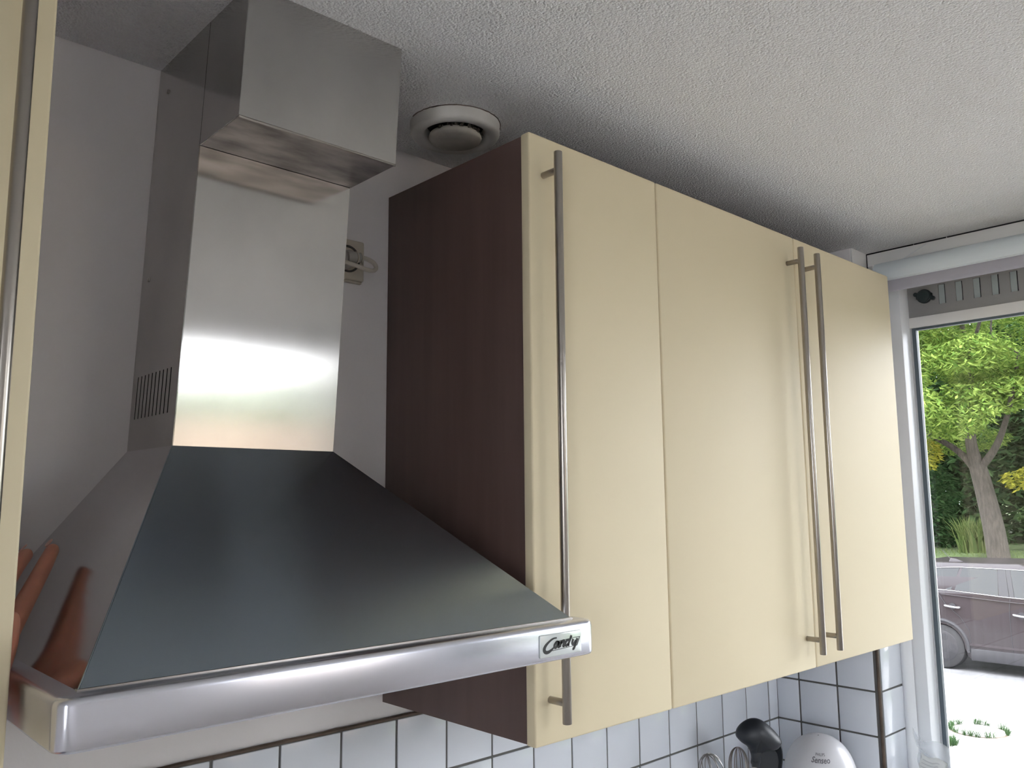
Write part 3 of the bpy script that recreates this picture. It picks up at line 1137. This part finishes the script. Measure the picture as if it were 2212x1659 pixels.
# whisks
def whisk(label, top, foot, rad, n, mat_):
    wv = empty('whisk', foot, label, 'whisk')
    top, ft = V(top), V(foot)
    d = (top - ft).normalized()
    a = d.orthogonal().normalized()
    c = d.cross(a)
    hl = .13
    base_ = top - d * hl
    for k in range(n):
        ph = math.pi * k / n
        e = a * math.cos(ph) + c * math.sin(ph)
        pts = []
        for j in range(25):
            s = -1 + 2 * j / 24
            ang = math.pi * (j / 24)
            rr = rad * (math.cos(ang))
            hh = hl * math.sin(ang) ** .55
            pts.append(base_ + e * rr * (.35 + .65 * math.sin(ang) ** .5) + d * hh)
        MB().tube(pts, .0011, 6).build('wire', mat_, wv)
    MB().cyl(ft + d * .002, base_ + d * .004, .0075, 14, bev=.002).build('handle', 'steel_bar', wv)


whisk('wire whisk leaning left of the ladle', (1.2960, -.125, 1.2760), (1.402, -.140, .945), .036, 5, 'steel_dark')
whisk('bright wire whisk standing close behind the ladle', (1.4760, -.080, 1.2460), (1.430, -.110, .945), .030, 5, 'steel_bar')

# ================================================================== PLASTIC BAG ON THE SILL
pb = empty('plastic_bag', (1.848, -.355, SILL), 'clear plastic packaging bag with a white label on the window sill', 'bag')
rnd = random.Random(11)


def bagf(u, v):
    y = -.306 - u * .115
    topz = 1.262 - .060 * u - .012 * math.sin(u * 9)
    z_ = SILL + .002 + v * (topz - SILL - .002)
    x = 1.850 + .020 * math.sin(u * 5 + v * 3) * v + .010 * mnoise.noise((u * 5, v * 6, 3))
    return V((x, y + .012 * mnoise.noise((u * 4, v * 5, 9)), z_))


mb = MB()
mb.grid(bagf, 22, 26)
bmesh.ops.solidify(mb.bm, geom=mb.bm.faces[:], thickness=.0006)
mb.build('film', 'film', pb, angle=80)
mb = MB()
mb.grid(lambda u, v: bagf(u, v) + V((.028 * (1 - v), .004, -.002 * v)), 22, 26)
bmesh.ops.solidify(mb.bm, geom=mb.bm.faces[:], thickness=.0006)
mb.build('film', 'film', pb, angle=80)
lb = MB()
lb.grid(lambda u, v: bagf(.12 + u * .5, .30 + v * .48) + V((-.0022, 0, 0)), 8, 8)
bmesh.ops.solidify(lb.bm, geom=lb.bm.faces[:], thickness=.0004)
lbo = lb.build('label', 'paper', pb, angle=80)
for k in range(9):
    v0 = .34 + k * .045
    ln = MB()
    u1 = .15 + .42 * rnd.uniform(.6, 1)
    ln.grid(lambda u, v: bagf(.15 + u * (u1 - .15), v0 + v * .007) + V((-.0032, 0, 0)), 8, 2)
    ln.build('print_line', 'print_pale', lbo, smooth=False)

# ================================================================== HAND BEHIND THE LEFT DOOR
sk_v, sk_e, sk_r = [], [], []


def skv(p, r):
    sk_v.append(p); sk_r.append(r)
    return len(sk_v) - 1


elb = skv((-.150, -.520, 1.285), .036)
fa1 = skv((-.075, -.350, 1.420), .0330)
fa2 = skv((-.042, -.296, 1.520), .0265)
wr_ = skv((-.034, -.292, 1.600), .0215)
sk_e += [(elb, fa1), (fa1, fa2), (fa2, wr_)]
K = [(.012, -.250, 1.668), (-.008, -.244, 1.670), (-.027, -.239, 1.667), (-.044, -.235, 1.660)]
M1 = [(.040, -.203, 1.700), (.018, -.190, 1.704), (-.004, -.188, 1.700), (-.026, -.194, 1.690)]
M2 = [(.059, -.170, 1.722), (.037, -.155, 1.722), (.013, -.158, 1.716), (-.012, -.168, 1.704)]
T = [(.0735, -.143, 1.7385), (.052, -.130, 1.733), (.026, -.136, 1.725), (-.002, -.150, 1.712)]
Pm = [(-.010, -.275, 1.632), (-.024, -.268, 1.634), (-.036, -.264, 1.632), (-.046, -.264, 1.626)]
prev = None
for i in range(4):
    p = skv(Pm[i], .0125)
    k = skv(K[i], .0108)
    a = skv(M1[i], .0092)
    b = skv(M2[i], .0085)
    c = skv(T[i], .0070)
    sk_e += [(wr_, p), (p, k), (k, a), (a, b), (b, c)]
    if prev is not None:
        sk_e.append((prev, p))
    prev = p
tb0 = skv((-.010, -.300, 1.632), .0125)
tb1 = skv((.000, -.298, 1.664), .0105)
tb2 = skv((.004, -.286, 1.690), .0085)
sk_e += [(wr_, tb0), (tb0, tb1), (tb1, tb2)]
me = bpy.data.meshes.new('hand')
me.from_pydata(sk_v, sk_e, [])
ho = bpy.data.objects.new('hand', me)
COL.objects.link(ho)
md = ho.modifiers.new('skin', 'SKIN')
md.use_smooth_shade = True
md.branch_smoothing = 0.6
for i, r in enumerate(sk_r):
    me.skin_vertices[0].data[i].radius = (r, r)
    me.skin_vertices[0].data[i].use_root = (i == wr_)
sd = ho.modifiers.new('sub', 'SUBSURF')
sd.levels = sd.render_levels = 2
dg = bpy.context.evaluated_depsgraph_get()
hm = bpy.data.meshes.new_from_object(ho.evaluated_get(dg))
bpy.data.objects.remove(ho)
pe = empty('person', (-.10, -.42, 1.33), 'person reaching up behind the left cream door, only bare fingertips showing', 'person')
hm.materials.clear()
bodyo = link_mesh('arm', hm, 'skin', pe, angle=180)
for i in range(4):
    t_, m_ = V(T[i]), V(M2[i])
    d = (t_ - m_).normalized()
    nrm = V((-.62, .2, .75))
    nrm = (nrm - d * nrm.dot(d)).normalized()
    s_ = d.cross(nrm)
    c_ = t_ + nrm * .0066 - d * .001
    pts = []
    for k in range(12):
        a = 2 * math.pi * k / 12
        pts.append(c_ + d * .0062 * math.cos(a) + s_ * .0046 * math.sin(a))
    MB().poly(pts, .0010, nrm).build('nail', 'nail', bodyo)
MB().tube([(-.155, -.530, 1.278), (-.118, -.447, 1.343), (-.093, -.392, 1.388)], [.046, .044, .041], 20).build('sleeve', 'sleeve', pe)

# ================================================================== OUTSIDE
GZ = -.85
mb = MB()
mb.box(XO, 12.6, -30, 40, GZ - .3, GZ)
pv = tag(mb.build('pavement', 'paving', smooth=False), 'pale sunlit paving between the window and the car', 'pavement', kind='structure')
mb = MB()
mb.box(12.6, 17.2, -30, 40, GZ - .3, GZ - .01)
tag(mb.build('road', 'asphalt', smooth=False), 'grey street under the parked car', 'road', kind='structure')


def berm_z(x):
    t_ = max(0, min(1, (x - 17.2) / 2.0))
    return GZ + .02 + 1.38 * (t_ * t_ * (3 - 2 * t_)) + max(0, x - 19.2) * .03


mb = MB()
mb.grid(lambda u, v: V((17.2 + u * 30, -25 + v * 65, berm_z(17.2 + u * 30) + .06 * mnoise.noise((u * 40, v * 60, 0)) * (1 if u > 0 else 0))), 60, 60)
tag(mb.build('grass_bank', 'grass_ground', angle=80), 'green grass bank rising behind the parked car', 'grass', kind='structure')
# the house's own street front around the kitchen window
mb = MB()
XE = XO + .11
mb.box(XO + .001, XE, YB - .24, WY1 - .0, GZ, 5.8)
mb.box(XO + .001, XE, YR, 16, GZ, 5.8)
mb.box(XO + .001, XE, WY1, YR, GZ, SILL - .05)
mb.box(XO + .051, XE, WY1, YR, ZC + .02, 5.8)
tag(mb.build('wall_outer', 'brick_plain', smooth=False), 'brown brick street front of the house around the kitchen window', 'wall', kind='structure')
# garden side behind the house
mb = MB()
mb.box(-12, XO, -9.0, YB - .26, -.5, -.12)
tag(mb.build('terrace', 'paving', smooth=False), 'pale paved terrace behind the house', 'terrace', kind='structure')


# foliage helpers
def leaves(name, material, parent, centers, n, size, seed, aspect=.38, droop=.5, flat=1.0):
    """centers: list of (center, radii). Leaves near the surface of each blob."""
    r_ = random.Random(seed)
    vs_, fs_ = [], []
    tot = sum(c[1][0] * c[1][1] + c[1][1] * c[1][2] for c in centers)
    for c, rad in centers:
        k = int(n * (rad[0] * rad[1] + rad[1] * rad[2]) / tot)
        for _ in range(k):
            d = V((r_.gauss(0, 1), r_.gauss(0, 1), r_.gauss(0, 1))).normalized()
            s = .55 + .45 * r_.random() ** .5
            p = V(c) + V((d.x * rad[0], d.y * rad[1], d.z * rad[2])) * s
            p += V((mnoise.noise(p * 1.3), mnoise.noise(p * 1.3 + V((9, 0, 0))), mnoise.noise(p * 1.3 + V((0, 9, 0))))) * .35 * min(rad)
            L = size * r_.uniform(.6, 1.25)
            a = r_.uniform(0, 2 * math.pi)
            ax_ = V((math.cos(a), math.sin(a), -droop * r_.random() * 1.6)).normalized()
            up_ = V((r_.gauss(0, .6), r_.gauss(0, .6), 1)).normalized()
            sd_ = ax_.cross(up_).normalized() * L * aspect * .5
            i = len(vs_)
            nn = sd_.cross(ax_).normalized() * L * .08
            vs_ += [tuple(p), tuple(p + ax_ * L * .45 + sd_ - nn), tuple(p + ax_ * L), tuple(p + ax_ * L * .45 - sd_ - nn)]
            fs_ += [(i, i + 1, i + 2, i + 3)]
    o = from_py(name, vs_, fs_, material, parent)
    o['kind'] = 'stuff'
    return o


def blades(name, material, parent, pts, n, h, spread, seed):
    r_ = random.Random(seed)
    vs_, fs_ = [], []
    for p in pts:
        for _ in range(n):
            a = r_.uniform(0, 2 * math.pi)
            d = V((math.cos(a), math.sin(a), 0))
            b = V(p) + d * r_.random() * spread * .3
            hh = h * r_.uniform(.5, 1.1)
            lean = spread * r_.uniform(.2, 1)
            s = V((-d.y, d.x, 0)) * h * .018
            m1 = b + d * lean * .35 + V((0, 0, hh * .65))
            m2 = b + d * lean + V((0, 0, hh))
            i = len(vs_)
            vs_ += [tuple(b - s), tuple(b + s), tuple(m1 + s), tuple(m1 - s), tuple(m2)]
            fs_ += [(i, i + 1, i + 2, i + 3), (i + 3, i + 2, i + 4)]
    o = from_py(name, vs_, fs_, material, parent)
    o['kind'] = 'stuff'
    return o


def branch(mb_, pts, r0, r1):
    sp = smooth_path(pts, 5)
    n_ = len(sp)
    mb_.tube(sp, [r0 + (r1 - r0) * i / (n_ - 1) for i in range(n_)], 12)


# garden fence and hedge behind the house (only mirrored in the steel)
gf = empty('garden_fence', (-2, -8.2, -.12), 'pale wooden board fence closing the garden behind the house', 'fence')
for k in range(40):
    MB().box(-9 + k * .45, -9 + k * .45 + .43, -8.22, -8.19, -.11, 2.26).build('board', 'wood_pale', gf, smooth=False)
for k in range(10):
    MB().box(-9 + k * 1.95, -9 + k * 1.95 + .09, -8.30, -8.225, -.12, 2.30).build('post', 'wood_pale', gf, smooth=False)
gh = empty('garden_hedge', (0, -9.6, -.12), 'green hedge above the garden fence behind the house', 'hedge')
leaves('foliage', 'leaf_tree', gh, [((-8 + k * 1.1, -9.8, 1.75 + .12 * math.sin(k * 1.7)), (1.0, .8, 1.25)) for k in range(20)], 40000, .22, 77)
MB().tube([(0, -9.8, -.2), (0, -9.8, 1.5)], .05, 8).build('stem', 'bark', gh)

# main street tree
TB = V((19.0, 4.86, .50))
tr = empty('street_tree', TB, 'large light green tree on the grass bank behind the car', 'tree')
mb = MB()
branch(mb, [(19.0, 4.86, .35), (19.0, 4.92, 1.1), (19.0, 5.02, 1.8), (19.0, 5.13, 2.42)], .22, .165)
mb.build('trunk', 'bark', tr, angle=80)
for pts, ra, rb_ in (
        ([(19.0, 5.12, 2.35), (19.0, 5.22, 2.9), (19.0, 5.18, 3.6), (18.9, 5.1, 4.6), (19.0, 5.3, 6.2)], .135, .04),
        ([(19.0, 5.15, 2.30), (19.0, 5.50, 2.75), (18.9, 6.05, 3.15), (18.8, 6.6, 3.5)], .085, .03),
        ([(19.0, 5.10, 2.35), (19.0, 4.75, 2.8), (18.8, 4.4, 3.5), (18.4, 4.0, 4.6)], .09, .03),
        ([(18.4, 4.0, 4.6), (18.2, 4.4, 5.0), (18.0, 4.2, 5.8)], .03, .012),
        ([(18.9, 5.1, 4.6), (18.1, 4.6, 5.2), (17.6, 4.1, 6.0)], .05, .015)):
    mb = MB()
    branch(mb, pts, ra, rb_)
    mb.build('branch', 'bark', tr, angle=80)
cr = []
rnd = random.Random(5)
for k in range(85):
    a = rnd.uniform(0, 2 * math.pi)
    rr = 3.4 * math.sqrt(rnd.random())
    zc_ = 3.0 + 5.2 * rnd.random()
    if zc_ < 3.6 and rr < 1.3:
        zc_ += .8
    cr.append(((19.0 + rr * math.cos(a) * .8, 5.1 + rr * math.sin(a), zc_), (rnd.uniform(.6, 1.0), rnd.uniform(.7, 1.1), rnd.uniform(.28, .5))))
leaves('foliage', 'leaf_tree', tr, cr, 90000, .15, 21, aspect=.34, droop=.6)
leaves('yellow_foliage', 'leaf_yellow', tr, [((18.6, 6.15, 2.75), (.35, .45, .40)), ((18.6, 6.35, 2.2), (.25, .35, .25)), ((18.7, 4.15, 2.15), (.3, .45, .22))], 1500, .13, 22)
# hedge and shrubs behind
for i, (nm, lab, cs, n_, sz, mt_) in enumerate((
        ('hedge', 'tall dark green hedge closing the view behind the tree', [((24, 3 + k * 1.6, 2.2 + .4 * math.sin(k * 2.1)), (1.6, 1.5, 2.0)) for k in range(-4, 8)] +
         [((25, 2 + k * 2.2, 4.8), (1.6, 1.9, 2.1)) for k in range(-3, 6)] + [((26.5, 1 + k * 1.8, 2.6 + (k % 2) * 1.6), (1.2, 1.6, 2.2)) for k in range(-2, 9)], 120000, .34, 'leaf_dark'),
        ('dark_shrub', 'dark drooping shrub left of the tree trunk', [((20.8, 6.75, 1.75), (.6, .55, .9)), ((20.8, 6.6, 1.0), (.5, .5, .4))], 3200, .15, 'leaf_dark'),
        ('leafy_shrub', 'light leafy shrub right of the tree trunk', [((21.2, 4.35, 1.3), (.6, .7, .6)), ((21.2, 3.4, 1.15), (.7, .8, .6))], 3600, .13, 'leaf_mid'),
        ('background_tree', 'pale green tree crown farther back above the hedge', [((32, 7 + k * 2.2, 7.0 + .8 * math.sin(k)), (2, 2, 2.4)) for k in range(-4, 5)], 30000, .28, 'leaf_mid'))):
    c0 = cs[0][0]
    o = empty(nm, (c0[0], c0[1], berm_z(c0[0])), lab, 'tree' if 'tree' in nm else 'shrub')
    leaves('foliage', mt_, o, cs, n_, sz, 40 + i)
    mb = MB()
    branch(mb, [(c0[0], c0[1], berm_z(c0[0]) - .1), (c0[0] + .05, c0[1], c0[2] * .6 + .3), (c0[0], c0[1] + .1, c0[2])], .07, .03)
    mb.build('stem', 'bark', o, angle=80)
og = empty('ornamental_grass', (19.75, 5.5, berm_z(19.75)), 'tuft of long arching grass left of the tree trunk', 'grass')
blades('blade_tuft', 'grass_blade', og, [(19.75, 5.38 + .10 * k, berm_z(19.75)) for k in range(5)], 60, .75, .45, 8)
lawn = blades('lawn_grass', 'grass_blade', None, [(18.0 + (k % 8) * .28, 2.4 + (k // 8) * .12, berm_z(18.0 + (k % 8) * .28)) for k in range(8 * 50)], 12, .10, .10, 9)
tag(lawn, 'short grass growing on the bank behind the car', 'grass')

# weeds in the paving joints around an inspection cover
cv = empty('inspection_cover', (10.45, 2.55, GZ), 'stone inspection cover in the pale paving', 'cover')
MB().lathe([(0, .010), (.26, .010), (.275, .004), (.275, 0)], (10.45, 2.55, GZ), 36).build('slab', 'paving', cv)
MB().lathe([(.275, 0), (.277, .003), (.300, .003), (.302, 0)], (10.45, 2.55, GZ), 36).build('joint', 'wood_dark', cv)
ring = []
rnd = random.Random(4)
for k in range(44):
    a = rnd.uniform(0, 2 * math.pi)
    if rnd.random() < .75:
        ring.append((10.45 + .29 * math.cos(a), 2.55 + .29 * math.sin(a), GZ))
wd = blades('weed_ring', 'leaf_dark', None, ring, 26, .09, .10, 31)
tag(wd, 'weeds sprouting around the inspection cover', 'weeds')
wd2 = blades('weed_patch', 'leaf_dark', None, [(9.72 + rnd.uniform(-.12, .12), 2.62 + rnd.uniform(-.1, .1), GZ) for k in range(20)], 24, .09, .10, 32)
tag(wd2, 'small weed patch in the paving nearest the window', 'weeds')

# ---- parked car (rear wheel centre at s = 0, front towards -y)
CXS, CY0 = 13.9, 4.19
CW = 1.82
car = empty('parked_car', (CXS + CW / 2, CY0 - 1.3, GZ), 'grey sport utility car parked across the street', 'car')


def cp_(s_, h_, d_=0.0):
    return V((CXS + d_, CY0 - s_, GZ + h_))


def arc(cs, r, a0, a1, n=14):
    return [(cs + r * math.cos(math.radians(a0 + (a1 - a0) * k / n)), .334 + r * math.sin(math.radians(a0 + (a1 - a0) * k / n))) for k in range(n + 1)]


top = [(-.80, .32), (-.88, .52), (-.86, .85), (-.78, 1.10), (-.70, 1.20), (.2, 1.185), (.9, 1.135), (1.9, 1.10), (2.15, 1.07), (3.1, .96), (3.42, .82), (3.52, .62), (3.52, .40), (3.42, .26), (3.06, .20)]
bot = arc(2.66, .385, -15, 195)[0:] + [(2.26, .19), (.40, .19)] + arc(0, .375, -15, 195) + [(-.42, .26)]
outl = top + bot
mb = MB()
near = [mb.bm.verts.new(cp_(s_, h_, 0.02 if h_ > 1.0 else 0.0)) for s_, h_ in outl]
far = [mb.bm.verts.new(cp_(s_, h_, CW - (0.02 if h_ > 1.0 else 0))) for s_, h_ in outl]
mb.bm.faces.new(near)
mb.bm.faces.new(far[::-1])
for i in range(len(outl)):
    j = (i + 1) % len(outl)
    mb.bm.faces.new((near[i], near[j], far[j], far[i]))
es = [e for e in mb.bm.edges if len(e.link_faces) == 2 and any(len(f.verts) > 10 for f in e.link_faces)]
bmesh.ops.bevel(mb.bm, geom=es, offset=.03, segments=3, affect='EDGES', profile=.5)
mb.build('body', 'car_paint', car, angle=50)
# greenhouse: tapered cabin
IN = .17
lo = [cp_(-.74, 1.17, .03), cp_(2.05, 1.08, .03), cp_(2.05, 1.08, CW - .03), cp_(-.74, 1.17, CW - .03)]
mid = [cp_(-.50, 1.535, IN - .02), cp_(1.30, 1.545, IN - .02), cp_(1.30, 1.545, CW - IN + .02), cp_(-.50, 1.535, CW - IN + .02)]
hi_ = [cp_(-.42, 1.60, IN + .05), cp_(1.12, 1.625, IN + .05), cp_(1.12, 1.625, CW - IN - .05), cp_(-.42, 1.60, CW - IN - .05)]
mb = MB()
rg = [[mb.bm.verts.new(p) for p in ring_] for ring_ in (lo, mid, hi_)]
for A_, B_ in zip(rg, rg[1:]):
    for k in range(4):
        j = (k + 1) % 4
        mb.bm.faces.new((A_[k], A_[j], B_[j], B_[k]))
mb.bm.faces.new(rg[0][::-1])
mb.bm.faces.new(rg[2])
bmesh.ops.bevel(mb.bm, geom=mb.bm.edges[:], offset=.03, segments=3, affect='EDGES', profile=.5)
mb.build('cabin', 'car_paint', car, angle=50)


def side_d(h_):
    return .03 + (IN - .05) * (h_ - 1.13) / (1.54 - 1.13)


def side_panel(pts, name, material, proud):
    P_ = [cp_(s_, h_, side_d(h_) - proud) for s_, h_ in pts]
    return MB().poly(P_, proud + .004, (1, 0, .3)).build(name, material, car, smooth=False)


side_panel([(-.62, 1.21), (.185, 1.197), (.300, 1.527), (-.10, 1.50), (-.42, 1.38)], 'quarter_window', 'car_glass', .004)
side_panel([(.235, 1.195), (.855, 1.150), (.835, 1.530), (.345, 1.530)], 'rear_door_window', 'car_glass', .004)
side_panel([(1.075, 1.140), (1.86, 1.115), (1.36, 1.520), (1.015, 1.530)], 'front_door_window', 'car_glass', .004)
side_panel([(.862, 1.150), (1.00, 1.142), (.945, 1.530), (.842, 1.530)], 'door_pillar', 'car_black', .006)
side_panel([(1.006, 1.142), (1.070, 1.140), (1.010, 1.530), (.951, 1.530)], 'door_pillar', 'car_black', .006)
# belt trim, seams, crease, sill
MB().tube([cp_(-.65, 1.205, .018), cp_(.2, 1.187, .018), cp_(.9, 1.142, .018), cp_(1.9, 1.108, .018)], .005, 8).build('belt_trim', 'chrome', car)
MB().tube([cp_(-.66, 1.22, side_d(1.22) - .004), cp_(-.42, 1.395, side_d(1.4) - .004), cp_(-.08, 1.515, side_d(1.515) - .004), cp_(.3, 1.54, side_d(1.54) - .004), cp_(1.0, 1.54, side_d(1.54) - .004), cp_(1.36, 1.53, side_d(1.53) - .004)], .004, 8).build('window_trim', 'chrome', car)
for pts in ([(1.02, 1.12), (1.00, .95), (.995, .60), (1.01, .24)], [(-.02, 1.17), (.10, .98), (.30, .80), (.42, .62), (.44, .24)]):
    MB().tube([cp_(s_, h_, -.001) for s_, h_ in pts], .005, 6).build('door_seam', 'car_black', car)
mb = MB()
mb.hexa([cp_(.40, .385, -.012), cp_(2.26, .385, -.012), cp_(2.26, .385, .02), cp_(.40, .385, .02)], [cp_(.40, .420, -.002), cp_(2.26, .420, -.002), cp_(2.26, .42, .02), cp_(.40, .42, .02)])
mb.build('side_moulding', 'car_paint', car, smooth=False)
MB().box(CXS - .012, CXS + .03, CY0 - 2.24, CY0 - .42, GZ + .17, GZ + .345, .01).build('sill_cladding', 'car_black', car)
MB().tube([cp_(.05, 1.125, -.001), cp_(.9, 1.075, -.003), cp_(1.9, 1.045, -.001), cp_(2.9, .95, 0)], .008, 8).build('shoulder_line', 'car_paint', car)
for cs in (0, 2.66):
    mb = MB()
    pts = arc(cs, .395, -8, 188, 20)
    mb.tube([cp_(a_, b2, .004) for a_, b2 in pts], .028, 8)
    mb.build('arch_cladding', 'car_black', car)
    MB().box(CXS + .10, CXS + CW - .10, CY0 - cs - .40, CY0 - cs + .40, GZ + .22, GZ + .72).build('arch_liner', 'black_void', car, smooth=False)
    for dd in (.02, CW - .24):
        wh = empty('wheel', cp_(cs, .334, dd + .11))
        wh.parent = car
        wh.matrix_parent_inverse = car.matrix_world.inverted()
        c_ = cp_(cs, .334, dd)
        MB().cyl(c_, c_ + V((.22, 0, 0)), .334, 40, bev=.035).build('tyre', 'tyre', wh)
        MB().cyl(c_ + V((-.004, 0, 0)), c_ + V((.1, 0, 0)), .235, 36, bev=.01).build('rim', 'rim_metal', wh)
        for k in range(5):
            a = 2 * math.pi * (k + .5) / 5
            q_ = c_ + V((-.006, .15 * math.cos(a), .15 * math.sin(a)))
            MB().cyl(q_, q_ + V((.02, 0, 0)), .052, 14).build('rim_opening', 'car_black', wh)
for (s_, h_) in ((.20, .945), (1.155, .885)):
    mb = MB()
    sp = smooth_path([tuple(cp_(s_ - .11, h_ + .008, .002)), tuple(cp_(s_ - .09, h_ + .010, -.03)), tuple(cp_(s_, h_, -.042)), tuple(cp_(s_ + .09, h_ - .006, -.03)), tuple(cp_(s_ + .11, h_ - .006, .002))], 4)
    mb.tube(sp, .017, 8)
    h2 = mb.build('door_handle', 'chrome', car)
    mb = MB()
    c_ = cp_(s_, h_ + .004, .002)
    mb.cyl(c_, c_ + V((-.006, 0, 0)), .052, 20)
    mb.build('handle_cup', 'car_black', h2)
mb = MB()
mb.hexa([cp_(.08, 1.605, .32), cp_(.30, 1.612, .34), cp_(.30, 1.612, .40), cp_(.08, 1.605, .42)], [cp_(.10, 1.665, .36), cp_(.18, 1.655, .36), cp_(.18, 1.655, .38), cp_(.10, 1.665, .38)], .006)
mb.build('roof_fin', 'car_paint', car)
MB().tube([cp_(.10, 1.64, .37), cp_(-.02, 1.78, .37)], .004, 6).build('antenna', 'car_black', car)
MB().box(CXS - .16, CXS + .02, CY0 - 1.90, CY0 - 1.72, GZ + 1.08, GZ + 1.22, .03, 3).build('wing_mirror', 'car_paint', car)
MB().box(CXS + .02, CXS + .30, CY0 + .80, CY0 + .87, GZ + .85, GZ + 1.02, .02, 3).build('tail_lamp', 'nail', car)
MB().box(CXS + .04, CXS + .40, CY0 - 3.50, CY0 - 3.38, GZ + .68, GZ + .80, .02, 3).build('head_lamp', 'chrome', car)
